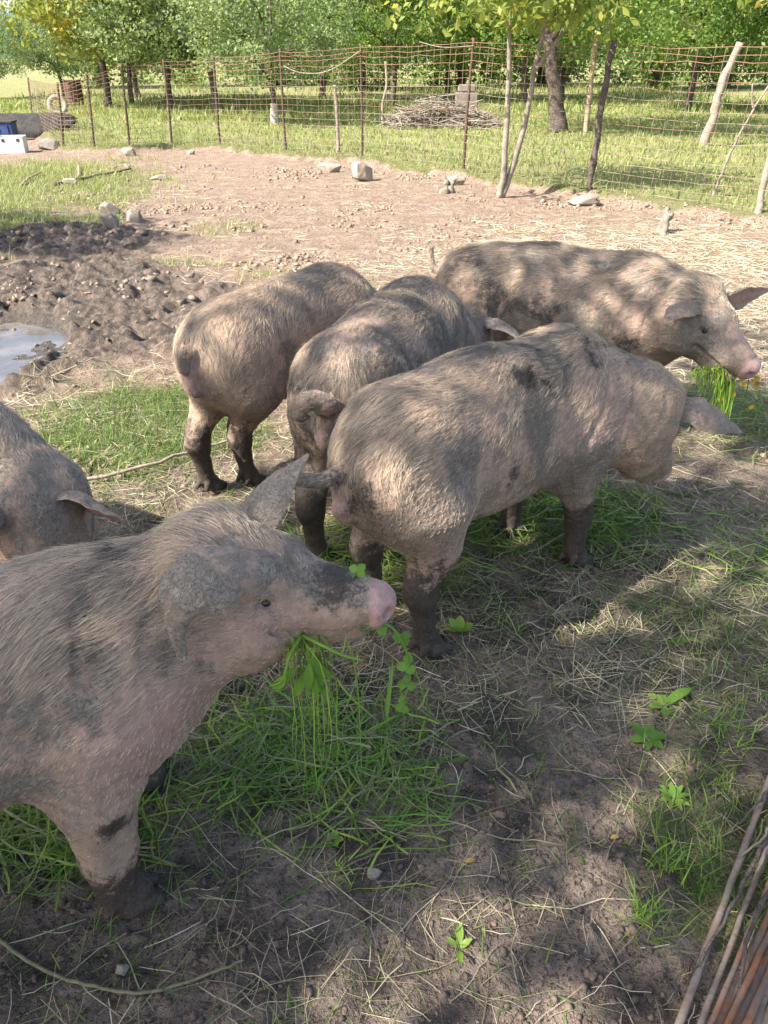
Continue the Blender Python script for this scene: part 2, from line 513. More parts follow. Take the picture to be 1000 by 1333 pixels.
def ribbon_obj(name, P, Wd, side, rnd, mat, parent=None, smooth=False):
    V, Q = ribbons(P, Wd, side)
    me = np_mesh(name, V, Q, smooth)
    attr(me, 'rnd', np.repeat(rnd, P.shape[1] * 2))
    o = link(name, me, parent, mat)
    tag(o, kind='stuff')
    return o

def lay_straw(x, y, ln, rs, wid=.0012, k=4, lift=.006):
    n = len(x)
    a = rs.random(n) * 2 * math.pi
    d = np.stack([np.cos(a), np.sin(a)], 1)
    pz = np.stack([-d[:, 1], d[:, 0]], 1)
    t = np.linspace(-.5, .5, k)
    cur = rs.normal(size=n) * .17; kink = rs.normal(size=(n, k)) * .022
    XY = np.stack([x, y], 1)[:, None] + d[:, None] * (ln[:, None] * t)[..., None] + pz[:, None] * (ln[:, None] * (cur[:, None] * (t * t - .08) + kink))[..., None]
    Z = ground_h(XY[..., 0], XY[..., 1])
    zl = Z.mean(1, keepdims=True) * .6 + Z.max(1, keepdims=True) * .4
    Z = np.maximum(Z + .003, zl * .8 + Z * .2) + np.abs(rs.normal(size=(n, 1))) * lift + rs.normal(size=(n, 1)) * lift * 1.4 * t[None, :]
    Z = np.maximum(Z, ground_h(XY[..., 0], XY[..., 1]) + .002)
    P = np.concatenate([XY, Z[..., None]], -1)
    W = np.tile(np.array([.7] + [1] * (k - 2) + [.6]), (n, 1)) * (wid * (.6 + .9 * rs.random(n)))[:, None]
    side = np.concatenate([pz, np.zeros((n, 1))], 1) + np.array([0, 0, .5]) * rs.normal(size=(n, 1))
    side /= np.linalg.norm(side, axis=1)[:, None]
    return P, W, side

def blades(x, y, ln, rs, wid=.002, k=4, lean=.5, droop=.5, z=None):
    n = len(x)
    a = rs.random(n) * 2 * math.pi
    d = np.stack([np.cos(a), np.sin(a), np.zeros(n)], 1)
    z0 = ground_h(x, y) - .004 if z is None else z
    le = (lean * (.3 + 1.1 * rs.random(n)))[:, None]; dr = (droop * rs.random(n))[:, None]
    t = np.linspace(0, 1, k)
    up = np.array([0, 0, 1.0])
    P = np.stack([x, y, z0], 1)[:, None] + ln[:, None, None] * (t[None, :, None] * (up + d * le)[:, None] / np.sqrt(1 + le * le)[:, None] + (t ** 2)[None, :, None] * ((d * .6 - up * .55) * dr)[:, None])
    g = ground_h(P[..., 0], P[..., 1]) + .003
    P[..., 2] = np.maximum(P[..., 2], np.where(np.arange(k)[None, :] > 0, g, P[..., 2]))
    W = (1 - t ** 1.6 * .92)[None, :] * (wid * (.6 + .8 * rs.random(n)))[:, None]
    side = np.stack([-d[:, 1], d[:, 0], np.zeros(n)], 1) + .3 * rs.normal(size=(n, 3))
    side /= np.linalg.norm(side, axis=1)[:, None]
    return P, W, side

def scatter(n, x0, x1, y0, y1, dens, rs, power=1.0):
    """rejection-sample n points by a density function"""
    X = []; Y = []; c = 0
    for _ in range(60):
        x = x0 + (x1 - x0) * rs.random(n * 2); y = y0 + (y1 - y0) * rs.random(n * 2) ** power
        k = rs.random(n * 2) < dens(x, y)
        X.append(x[k]); Y.append(y[k]); c += k.sum()
        if c >= n: break
    return np.concatenate(X)[:n], np.concatenate(Y)[:n]

M['straw'] = mat_leaf('straw', [(0, (0.11, 0.085, 0.05)), (.35, (0.34, 0.28, 0.17)), (.7, (0.55, 0.48, 0.32)), (1, (0.72, 0.66, 0.50))], .12, .6)
M['straw_green'] = mat_leaf('straw_green', [(0, (0.11, 0.125, 0.06)), (.5, (0.24, 0.25, 0.12)), (1, (0.40, 0.38, 0.21))], .2, .6)
M['blade'] = mat_leaf('blade', [(0, (0.055, 0.105, 0.02)), (.5, (0.105, 0.19, 0.032)), (.85, (0.18, 0.27, 0.05)), (1, (0.34, 0.34, 0.11))], .35, .5)
M['blade_lawn'] = mat_leaf('blade_lawn', [(0, (0.15, 0.195, 0.06)), (.5, (0.24, 0.28, 0.09)), (1, (0.39, 0.38, 0.17))], .35, .55)
M['blade_fresh'] = mat_leaf('blade_fresh', [(0, (0.065, 0.15, 0.022)), (.5, (0.18, 0.33, 0.05)), (1, (0.38, 0.47, 0.09))], .35, .4)
M['clod'] = mat_simple('clod', (0.20, 0.148, 0.115), (0.11, 0.083, 0.067), 30, 0.95, 0.7, 0.006)
M['clod_dry'] = mat_simple('clod_dry', (0.36, 0.265, 0.19), (0.24, 0.17, 0.125), 25, 0.95, 0.7, 0.006)
M['clod_mud'] = mat_simple('clod_mud', (0.30, 0.23, 0.17), (0.17, 0.13, 0.10), 18, 0.8, 0.7, 0.01)

rs = np.random.default_rng(21)
def den_straw_near(x, y):
    n = fbm2(x, y, 2.2, 3, 71)
    d = .35 + .9 * n
    d = d + .75 * sstep(1.2, .5, ell(x, y, .45, 2.05, .75, .55) + .5 * n) + .5 * sstep(1.2, .6, ell(x, y, .95, 2.0, .4, .6) + .6 * n)
    d = d + .5 * sstep(1.3, .6, ell(x, y, -.95, 3.0, .9, .9) + .4 * n) + .5 * sstep(1.3, .6, ell(x, y, .02, 1.72, .3, .22) + .4 * n)
    d = d - .6 * sstep(1.75, 1.25, y)
    return np.clip(d, .04, 1)
x, y = scatter(14000, -2.0, 2.1, .65, 4.4, den_straw_near, rs, 1.25)
ln = (.05 + .15 * rs.random(len(x)) ** 2.2)
P, W, S = lay_straw(x, y, ln, rs, .00085)
rn = np.clip(rs.random(len(x)) * .9 + .1 * rs.random(len(x)), 0, 1)
k = rs.random(len(x)) < .55
ribbon_obj('loose_straw', P[k], W[k], S[k], rn[k], M['straw'])
ribbon_obj('wilted_grass', P[~k], W[~k] * 1.2, S[~k], rn[~k], M['straw_green'])
# pale litter on the open ground further back
def den_far(x, y):
    n = fbm2(x, y, .9, 3, 73)
    d = .03 + .5 * n + 1.1 * sstep(1.3, .5, ell(x, y, 2.4, 6.2, 2.3, 2.8) + .5 * n) + .3 * sstep(1.2, .6, ell(x, y, -.3, 4.6, 1.0, .7))
    m = masks(x, y)
    return np.clip(d, .03, 1) * (fence_d(x, y) < -.1) * (1 - m[1]) * (1 - .4 * m[0])
x, y = scatter(17000, -4.5, 5.5, 3.6, 13.5, den_far, rs, 1.15)
ln = (.06 + .16 * rs.random(len(x)) ** 1.5)
P, W, S = lay_straw(x, y, ln, rs, .0019, 3, .008)
ribbon_obj('straw_litter', P, W, S, .35 + .65 * rs.random(len(x)), M['straw'])
# long bleached stalks in the foreground
x, y = scatter(60, -1.0, 1.2, .70, 2.4, lambda x, y: .6 + 0 * x, rs)
P, W, S = lay_straw(x, y, .08 + .18 * rs.random(len(x)), rs, .0009, 4, .005)
ribbon_obj('bleached_stalks', P, W, S, .45 + .4 * rs.random(len(x)), M['straw'])
x, y = scatter(1900, -1.1, 1.3, .68, 1.8, lambda x, y: np.clip(.45 + 1.3 * fbm2(x, y, 2.4, 3, 75), .05, 1), rs)
P, W, S = lay_straw(x, y, .04 + .12 * rs.random(len(x)) ** 1.5, rs, .0006, 4, .004)
ribbon_obj('fine_straw', P, W, S, .0 + .7 * rs.random(len(x)), M['straw'])

# grass inside the pen
def den_grass(x, y):
    m = masks(x, y)
    return np.clip(m[0] * 1.1 - .12 + .25 * fbm2(x, y, 6, 2, 77), 0, 1) * (fence_d(x, y) < 0) * (1 - m[2])
x, y = scatter(9500, -2.3, 1.6, .7, 4.6, den_grass, rs)
P, W, S = blades(x, y, .03 + .075 * rs.random(len(x)) ** 1.5, rs, .0016, 4, .8, .8)
ribbon_obj('pen_grass', P, W, S, rs.random(len(x)), M['blade'])
x, y = scatter(22000, -8, 3, 4.6, 17, den_grass, rs)
P, W, S = blades(x, y, .05 + .10 * rs.random(len(x)) ** 1.5, rs, .004, 3, .7, .6)
ribbon_obj('pen_grass_far', P, W, S, rs.random(len(x)) * .6 + .4, M['blade_lawn'])
# thin growth scattered over the bare earth
x, y = scatter(3200, -1.4, 1.6, .7, 3.0, lambda x, y: np.clip(.1 + 1.6 * fbm2(x, y, 3.2, 3, 79), 0, 1), rs)
P, W, S = blades(x, y, .025 + .07 * rs.random(len(x)) ** 2, rs, .0014, 4, 1.0, .8)
ribbon_obj('sparse_grass', P, W, S, rs.random(len(x)), M['blade'])
# lawn beyond the fence
def den_lawn(x, y):
    return (fence_d(x, y) + .15 * fbm2(x, y, 2.5, 2, 81) > .03) * np.clip(.62 + .5 * fbm2(x, y, .6, 3, 83), .1, 1) * (np.abs(x) < y * .62 + 1.5)
x, y = scatter(70000, -16, 16, 6.5, 34, den_lawn, rs, 1.35)
P, W, S = blades(x, y, (.05 + .11 * rs.random(len(x)) ** 1.5) * (1 + .6 * sstep(.2, -.1, fence_d(x, y) - .1)), rs, .0045, 3, .6, .6)
W = W * (1 + y / 14)[:, None]
ribbon_obj('lawn_grass', P, W, S, np.clip(.5 + .8 * fbm2(x, y, .8, 3, 85) + .35 * (rs.random(len(x)) - .5), 0, 1), M['blade_lawn'])
# taller weeds in the orchard
x, y = scatter(9000, -14, 16, 22, 44, lambda x, y: np.clip(.2 + 1.6 * fbm2(x, y, .25, 2, 87), 0, 1), rs)
P, W, S = blades(x, y, .12 + .28 * rs.random(len(x)), rs, .02, 3, .6, .6)
ribbon_obj('orchard_weeds', P, W, S, rs.random(len(x)) * .9, M['blade_lawn'])

# clods
def clods(name, x, y, r, mat, rs, sink=.35):
    ico = np.array([(0, -.53, .85), (0, .53, .85), (0, -.53, -.85), (0, .53, -.85), (.85, 0, .53), (-.85, 0, .53), (.85, 0, -.53), (-.85, 0, -.53), (.53, .85, 0), (.53, -.85, 0), (-.53, .85, 0), (-.53, -.85, 0)])
    tri = np.array([(0, 4, 1), (0, 1, 5), (0, 5, 11), (0, 11, 9), (0, 9, 4), (4, 8, 1), (1, 8, 10), (1, 10, 5), (5, 10, 7), (5, 7, 11), (11, 7, 2), (11, 2, 9), (9, 2, 6), (9, 6, 4), (4, 6, 8), (3, 8, 6), (3, 10, 8), (3, 7, 10), (3, 2, 7), (3, 6, 2)])
    n = len(x)
    sc = r[:, None, None] * (1 + .5 * rs.normal(size=(n, 12, 1)).clip(-1.4, 1.3)) * (np.array([1, 1, .75]) * (1 + .25 * rs.normal(size=(n, 1, 3)).clip(-1.5, 1.5)))
    a = rs.random(n) * 6.28
    V = ico[None] * sc
    c, s_ = np.cos(a)[:, None], np.sin(a)[:, None]
    V = np.stack([V[..., 0] * c - V[..., 1] * s_, V[..., 0] * s_ + V[..., 1] * c, V[..., 2]], -1)
    V = V + np.stack([x, y, ground_h(x, y) + r * (.75 - sink)], 1)[:, None]
    T = (tri[None] + (np.arange(n) * 12)[:, None, None]).reshape(-1, 3)
    o = link(name, np_mesh(name, V.reshape(-1, 3), T, False), None, mat)
    tag(o, kind='stuff')
x, y = scatter(9000, -1.1, 1.2, .68, 2.4, lambda x, y: np.clip(.35 + 1.6 * fbm2(x, y, 2.6, 3, 91) + .3 * sstep(1.4, .9, y), .02, 1), rs)
clods('soil_clods', x, y, .0016 + .0075 * rs.random(len(x)) ** 5, M['clod'], rs, .6)
x, y = scatter(8000, -4.5, 4.5, 2.6, 14, lambda x, y: np.clip(-.12 + 2.6 * fbm2(x, y, 1.0, 4, 93, .6), .015, 1) * (fence_d(x, y) < -.05), rs, 1.1)
clods('dry_clods', x, y, (.004 + .022 * rs.random(len(x)) ** 4) * (.7 + y / 20), M['clod_dry'], rs, .6)
def den_mud(x, y):
    m = masks(x, y); return m[1] * (1 - m[2]) * np.clip(.6 + fbm2(x, y, 2, 2, 95), 0, 1)
x, y = scatter(260, -4.4, -1, 3.6, 9, den_mud, rs)
clods('mud_clods', x, y, .008 + .030 * rs.random(len(x)) ** 2.5, M['clod_mud'], rs, .85)
# ------------------------------------------------------------------ trees
G1 = [(0, (0.10, 0.155, 0.06)), (.5, (0.19, 0.25, 0.11)), (1, (0.38, 0.43, 0.24))]            # grey-green apple
G2 = [(0, (0.075, 0.135, 0.035)), (.5, (0.17, 0.255, 0.065)), (.85, (0.28, 0.36, 0.10)), (1, (0.40, 0.42, 0.14))]
G3 = [(0, (0.13, 0.17, 0.035)), (.4, (0.22, 0.255, 0.055)), (.75, (0.34, 0.32, 0.07)), (1, (0.44, 0.32, 0.06))]   # yellowing walnut
G4 = [(0, (0.06, 0.11, 0.035)), (.6, (0.11, 0.17, 0.05)), (1, (0.17, 0.22, 0.07))]
M['leaf_apple'] = mat_leaf('leaf_apple', G1, .45); M['leaf_green'] = mat_leaf('leaf_green', G2, .5)
M['leaf_yellow'] = mat_leaf('leaf_yellow', G3, .4); M['leaf_dark'] = mat_leaf('leaf_dark', G4, .3)

def leaf_cloud(cent, rad, per, leaf, rs, droop=.3):
    """leaves around cluster centres; each leaf a folded four-vertex blade"""
    n = len(cent) * per
    c = np.repeat(cent, per, 0)
    d = rs.normal(size=(n, 3)); d /= np.linalg.norm(d, axis=1)[:, None]
    p = c + d * (rad * rs.random(n) ** .5)[:, None] * np.array([1, 1, .8])
    ax = rs.normal(size=(n, 3)); ax[:, 2] = ax[:, 2] * .6 - droop; ax /= np.linalg.norm(ax, axis=1)[:, None]
    s = np.cross(ax, rs.normal(size=(n, 3))); s /= np.linalg.norm(s, axis=1)[:, None]
    nn = np.cross(ax, s)
    L = leaf * (.6 + .8 * rs.random(n))[:, None]
    V = np.stack([p, p + ax * L * .5 + s * L * .28 + nn * L * .08, p + ax * L, p + ax * L * .5 - s * L * .28 + nn * L * .08], 1)
    T = np.array([(0, 1, 2), (0, 2, 3)])[None] + (np.arange(n) * 4)[:, None, None]
    cr = np.repeat(rs.random(len(cent)), per)
    rnd = np.clip(.55 * cr + .55 * rs.random(n) - .05, 0, 1)
    return V.reshape(-1, 3), T.reshape(-1, 3), np.repeat(rnd, 4)

def tree_data(seed, trunk, trunk_r, crown_c, crown_r, n_clu, per, leaf, clu_r=.4, n_limb=7, hollow=.35, flat_bottom=True, droop=.3, extra=()):
    """trunk polyline (local), crown ellipsoid -> (trunk mesh, [limb meshes], crown mesh)"""
    rs = np.random.default_rng(seed)
    cc = np.asarray(crown_c, float); cr = np.asarray(crown_r, float)
    d = rs.normal(size=(n_clu, 3)); d /= np.linalg.norm(d, axis=1)[:, None]
    rr = (hollow + (1 - hollow) * rs.random(n_clu) ** .6)
    lump = 1 + .28 * fbm(d * 2.2 + seed, 3, seed)
    C = cc + d * (rr * lump)[:, None] * cr
    if flat_bottom: C[:, 2] = np.maximum(C[:, 2], cc[2] - cr[2] * (.75 + .25 * rs.random(n_clu)))
    C = C[fbm(C * .9 + seed * 3, 2, seed + 9) > -.28]
    for (ec, er, en) in extra:                       # outlying, looser boughs
        d = rs.normal(size=(en, 3)); d /= np.linalg.norm(d, axis=1)[:, None]
        C = np.vstack([C, np.asarray(ec) + d * (rs.random(en) ** .45)[:, None] * np.asarray(er)])
    tc = catmull(trunk, 14)
    rad = np.interp(np.linspace(0, 1, 14), [0, .1, .5, 1], [1.45, 1.05, .85, .6]) * trunk_r
    tv, tq, tt = tube(tc + np.concatenate([rs.normal(size=(14, 2)) * trunk_r * .10, np.zeros((14, 1))], 1), rad, 10)
    tm = np_mesh('trunk', tv, [tq, tt])
    limbs = []
    for i in range(n_limb):
        k = rs.integers(len(C)); e = C[k]
        st = tc[rs.integers(8, 14)]
        mid = st * .5 + e * .5 + np.array([0, 0, .25 * abs(e[2] - st[2])]) + rs.normal(size=3) * .12
        path = catmull([st, mid, e], 9)
        lv, lq, lt = tube(path, np.interp(np.linspace(0, 1, 9), [0, 1], [.5, .10]) * trunk_r, 6)
        limbs.append(np_mesh('limb', lv, [lq, lt]))
    lv, lt, rnd = leaf_cloud(C, clu_r, per, leaf, rs, droop)
    cm = np_mesh('crown', lv, lt, False); attr(cm, 'rnd', rnd)
    return tm, limbs, cm

def plant_tree(data, loc, mat, bark, label, name='orchard_tree', rz=0.0, sc=1.0, group='orchard trees', shadow_only=False):
    t = empty(name, gpt(loc[0], loc[1], -.03), rz); t.scale = (sc, sc, sc)
    tag(t, label, 'tree', group)
    tm, limbs, cm = data
    if not tm.materials: tm.materials.append(bark)
    if not cm.materials: cm.materials.append(mat)
    trk = link('trunk', tm, t)
    for l in limbs:
        if not l.materials: l.materials.append(bark)
        link('limb', l, trk)
    tag(link('crown', cm, t), kind='stuff')
    return t

# walnut and apple stock shapes, shared between the trees
D_apple = [tree_data(101 + i, [(0, 0, 0), (.05 * (-1) ** i, .03, .6), (.12 * (-1) ** i, .0, 1.3), (.1, .05, 2.1)], .10, (0, 0, 3.0), (2.8, 2.8, 2.0), 420, 40, .115, .40, 9, .45, True, .5) for i in range(2)]
D_walnut = tree_data(111, [(0, 0, 0), (.05, .03, .8), (.0, .0, 1.7), (.1, .05, 2.6)], .10, (0, 0, 3.7), (2.7, 2.7, 2.6), 360, 30, .17, .45, 8, .4, True, .6)
D_green = [tree_data(121 + i, [(0, 0, 0), (.08, .03, .9), (.05, .1, 1.8), (.1, .05, 2.7)], .10, (0, 0, 3.6), (2.9, 2.9, 2.6), 400, 52, .115, .42, 9, .4, True, .4) for i in range(2)]
D_far = [tree_data(131 + i, [(0, 0, 0), (.1, .03, 1), (.05, .1, 2.2), (.1, .05, 3.5)], .2, (0, 0, 3.6), (3.4, 3.0, 3.5), 340, 50, .20, .6, 6, .35, False, .3) for i in range(2)]

A, B, Gn = M['leaf_apple'], M['leaf_yellow'], M['leaf_green']
plant_tree(D_walnut, (-8.9, 28.0), B, M['bark'], 'yellowing tree at the far left behind the rusty barrel', 'walnut_tree', .3, 1.12)
plant_tree(D_walnut, (-9.3, 33.0), B, M['bark'], 'yellowing tree with a thin dark trunk, right of the rusty barrel', 'walnut_tree', 1.9, .95)
plant_tree(D_apple[0], (-8.78, 30.2), A, M['bark'], 'apple tree with a thin trunk, leftmost of the grey-green trees', 'apple_tree', .7, .9)
plant_tree(D_apple[1], (-6.46, 26.3), A, M['bark'], 'grey-green apple tree with a dark trunk, second from the left of its kind', 'apple_tree', 2.2, 1.0)
plant_tree(D_apple[0], (-4.95, 25.6), A, M['bark'], 'grey-green apple tree with a dark trunk, third from the left of its kind', 'apple_tree', 4.0, 1.05)
wt = plant_tree(D_apple[1], (-2.71, 21.3), A, M['bark'], 'apple tree with a trunk whitewashed at the foot', 'apple_tree', 5.1, .78)
v, q, t_ = tube(catmull([(0, 0, .02), (-.035, .02, .35), (-.058, .032, .62)], 8), np.linspace(.158, .118, 8), 12, False)
link('whitewash', np_mesh('whitewash', v, q), wt, mat_simple('whitewash', (.52, .47, .41), (.40, .35, .29), 9, .9, .4, .004))
lean_d = tree_data(141, [(0, 0, 0), (-.10, .02, .6), (-.28, .0, 1.3), (-.42, .05, 2.2), (-.3, .1, 2.9)], .17, (.3, 0, 3.9), (3.6, 3.0, 2.5), 480, 46, .11, .42, 11, .4, True, .5)
plant_tree(lean_d, (3.86, 18.9), Gn, M['bark'], 'big green tree with a thick trunk leaning to the left behind the fence', 'orchard_tree', 0, 1.0)
plant_tree(D_green[0], (9.2, 26.3), Gn, M['bark'], 'green tree with a slim trunk behind the leaning wooden post', 'orchard_tree', .4, 1.0)
plant_tree(D_green[1], (11.2, 25.0), Gn, M['bark'], 'rightmost green tree of the orchard', 'orchard_tree', 1.4, 1.05)
for i, (tx, ty, lb) in enumerate([(.3, 30.5, 'small orchard tree seen above the left of the brush pile'), (2.4, 33.0, 'orchard tree standing behind the brush pile'), (5.0, 31.0, 'orchard tree behind the thick leaning trunk'), (7.0, 34.5, 'orchard tree between the leaning trunk and the wooden post'), (-2.4, 34.0, 'orchard tree seen behind the whitewashed trunk')]):
    plant_tree(D_green[i % 2], (tx, ty), Gn, M['bark'], lb, 'orchard_tree', i * 1.3, .9 + .06 * i)
farx = [-14.5, -6, -1, 4, 8.5, 13, 17.5, 22.5]
fl = ['far left', 'second from the left', 'third from the left', 'fourth from the left', 'fourth from the right', 'third from the right', 'second from the right', 'far right']
for i, fx in enumerate(farx):
    plant_tree(D_far[i % 2], (fx, 45 + 3 * math.sin(i * 2.1)), Gn if i % 3 else A, M['bark'], 'bushy tree at the back of the orchard, ' + fl[i] + ' of its row', 'background_tree', i * .9, 1.0 + .12 * math.sin(i * 5.0), 'trees closing the back of the orchard')
for bx_, by_, bs_, bl in [(-14.9, 33.5, .62, 'low light green tree at the left edge of the picture'), (-13.2, 36, .7, 'low light green tree second from the left edge')]:
    plant_tree(D_apple[1], (bx_, by_), Gn, M['bark'], bl, 'orchard_tree', bx_, bs_)
# undergrowth that closes the view between the trunks
rs = np.random.default_rng(61)
bc = np.stack([rs.uniform(-15, 26, 300), 52 + rs.normal(size=300) * 2, .3 + rs.random(300) ** 2 * 2.2], 1)
lv, lt, rn = leaf_cloud(bc, .8, 50, .22, rs)
me = np_mesh('undergrowth', lv, lt, False); attr(me, 'rnd', rn)
tag(link('undergrowth', me, None, M['leaf_green']), kind='stuff')

# young tree with two pale stems at the fence
yt = empty('young_tree', gpt(1.47, 10.55, -.03))
tag(yt, 'young tree with two pale slender stems growing at the fence', 'tree')
st = [[(0, 0, 0), (.05, .0, .35), (.04, 0, .9), (.02, .02, 1.5), (-.02, .0, 2.0), (-.1, .0, 2.6)], [(.03, .02, .0), (.16, .03, .4), (.27, .02, .9), (.33, .0, 1.5), (.42, .02, 1.95), (.75, .05, 2.6)], [(.32, .0, 1.45), (.55, .0, 1.75), (.8, .05, 2.15), (1.0, .1, 2.7)]]
for k, p in enumerate(st):
    c = catmull(p, 22); c = c + np.concatenate([np.random.default_rng(k).normal(size=(22, 2)) * .006, np.zeros((22, 1))], 1)
    v, q, t_ = tube(c, np.linspace([.046, .042, .026][k], .018, 22), 9)
    link('stem' if k < 2 else 'branch', np_mesh('stem', v, [q, t_]), yt, M['bark_pale'])
rs = np.random.default_rng(67)
yc = np.array([(.05, 0, 2.5)]) + rs.normal(size=(260, 3)) * np.array([.72, .5, .42])
yc[:, 2] = np.where(yc[:, 2] < 1.9, 1.9 + .35 * rs.random(260), yc[:, 2])
lv, lt, rn = leaf_cloud(yc, .24, 11, .115, rs, .9)
me = np_mesh('crown', lv, lt, False); attr(me, 'rnd', rn)
tag(link('crown', me, yt, mat_leaf('leaf_young', [(0, (.14, .20, .045)), (.6, (.24, .29, .07)), (1, (.40, .38, .08))], .45)), kind='stuff')
# tree at the right whose yellow-green branches reach into the picture
yc_d = tree_data(151, [(0, 0, 0), (.05, .03, .9), (.0, .0, 1.9), (-.1, .05, 2.9)], .12, (-.3, 0, 3.45), (2.1, 1.9, 1.75), 300, 20, .15, .32, 8, .3, True, .9)
plant_tree(yc_d, (6.7, 11.6), M['leaf_yellow'], M['bark'], 'yellow-green branches hanging into the top right corner', 'walnut_tree', 0, 1.0)

# tree beside the photographer that shades the foreground (outside the frame)
sh_d = tree_data(161, [(0, 0, 0), (.05, .03, 1.2), (.1, .0, 2.5), (.2, .1, 3.8)], .2, (.4, .6, 5.6), (3.0, 2.3, 2.0), 325, 26, .14, .36, 12, .2, True, .4, [((1.0, 2.9, 5.5), (2.2, 1.5, 1.0), 16), ((1.9, 4.0, 5.4), (1.7, 1.0, .9), 26)])
plant_tree(sh_d, (-5.3, -2.6), Gn, M['bark'], 'leafy tree to the left of the camera that shades the pigs', 'shade_tree', 0, 1.0, 'shade trees')
sh2 = tree_data(163, [(0, 0, 0), (.05, .03, 1.2), (.1, .0, 2.5), (.2, .1, 3.6)], .18, (.0, .0, 4.6), (1.9, 1.7, 1.5), 220, 26, .15, .4, 9, .2, True, .4)
plant_tree(sh2, (-8.6, 5.6), Gn, M['bark'], 'smaller leafy tree left of the pen that shades the mud', 'shade_tree', 0, 1.0, 'shade trees')
# ------------------------------------------------------------------ wire fence
POSTS = [(-8.70, 21.26, .12, 1.02), (-6.25, 16.45, .14, 1.08), (-5.50, 16.04, .10, 1.20), (-4.86, 16.17, .08, 1.34), (-4.20, 16.75, .05, 1.42), (-3.18, 16.45, .04, 1.50),
         (-1.76, 15.16, .0, 1.56), (-.37, 14.25, .0, 1.64), (1.18, 12.46, .06, 1.66), (2.64, 10.60, .06, 1.64), (4.06, 8.83, .08, 1.60), (5.7, 6.8, .05, 1.6)]
fence = empty('wire_fence', gpt(-1.76, 15.16))
tag(fence, 'rusty wire mesh fence on thin posts along the far side of the pen', 'fence')
fo = np.array(fence.location)
prs = np.random.default_rng(31)
ptop = []
for i, (x, y, lean, h) in enumerate(POSTS):
    b = np.array(gpt(x, y, -.15)) - fo
    top = np.array([x + lean, y, ground_h1(x, y) + h]) - fo
    ptop.append((b + np.array([0, 0, .15]), top))
    wood = i in (9, 10)
    c = catmull([b, b * .5 + top * .5 + prs.normal(size=3) * np.array([.02, .01, 0]) * (2 if wood else .6), top], 16)
    c = c + prs.normal(size=(16, 3)) * (.006 if wood else .0015)
    r = (.036 if wood else .021) * (1 + .12 * prs.normal(size=16) * wood) * np.linspace(1.1, .95, 16)
    v, q, t = tube(c, r, 10)
    po_ = link('post', np_mesh('post', v, [q, t]), fence, M['wood_grey'] if i == 10 else (M['rust_dark'] if not wood else M['bark']))
    if wood: tag(po_, 'dark weathered wooden post' if i == 9 else 'grey weathered wooden post')
fr = [.03, .085, .145, .21, .275, .34, .405, .47, .53, .59, .65, .71, .77, .83, .89, .93, .97]
for j, f in enumerate(fr):
    pts = []
    for i in range(len(ptop) - 1):
        (b0, t0), (b1, t1) = ptop[i], ptop[i + 1]
        n = 9
        for k in range(n):
            u = k / n
            g0 = b0 * (1 - u) + b1 * u; t_ = t0 * (1 - u) + t1 * u
            p = g0 * (1 - f) + t_ * f
            sag = -.018 * math.sin(math.pi * u) * (.4 + f) + .007 * prs.normal() * (1 if j > 9 else .6)
            pts.append(p + np.array([0, -.025, sag]))
    pts.append(ptop[-1][0] * (1 - f) + ptop[-1][1] * f + np.array([0, -.025, 0]))
    v, q, t = tube(np.array(pts), .004 if j > 12 else .0031, 5)
    link('wire', np_mesh('wire', v, [q, t]), fence, M['wire_orange'] if j > 10 or j == 7 else M['wire'])
mb = MB()
for i in range(len(ptop) - 1):
    (b0, t0), (b1, t1) = ptop[i], ptop[i + 1]
    n = int(np.linalg.norm(b1 - b0) / .14)
    for k in range(1, n):
        u = (k + .15 * prs.normal()) / n
        lo = b0 * (1 - u) + b1 * u; hi = (t0 * (1 - u) + t1 * u)
        p0 = lo * .97 + hi * .03; p1 = lo * .035 + hi * .965
        m = (p0 + p1) / 2 + np.array([.01 * prs.normal(), 0, -.03])
        v, q, t = tube(np.array([p0, m, p1]) + np.array([0, -.03, 0]), .0025, 4, False)
        mb.add(v, q)
tag(mb.build('upright_wires', M['wire'], fence), kind='stuff')
# pale cable sagging along the top
(b0, t0), (b1, t1) = ptop[6], ptop[7]
v, q, t = tube(catmull([t0 + np.array([.05, -.05, -.25]), t0 * .75 + t1 * .25 + np.array([0, -.06, -.36]), t0 * .4 + t1 * .6 + np.array([0, -.06, -.36]), t1 + np.array([0, -.05, -.10])], 20), .0065, 6)
tag(link('cable', np_mesh('cable', v, [q, t]), fence, M['stone_pale']), 'pale sagging cable')
(b0, t0), (b1, t1) = ptop[7], ptop[8]
v, q, t = tube(catmull([t0 * .45 + t1 * .55 + np.array([0, -.05, -.02]), t0 * .25 + t1 * .75 + np.array([0, -.06, -.10]), t1 + np.array([0, -.05, -.10])], 14), .005, 6)
link('cable', np_mesh('cable', v, [q, t]), fence, M['stone_pale'])

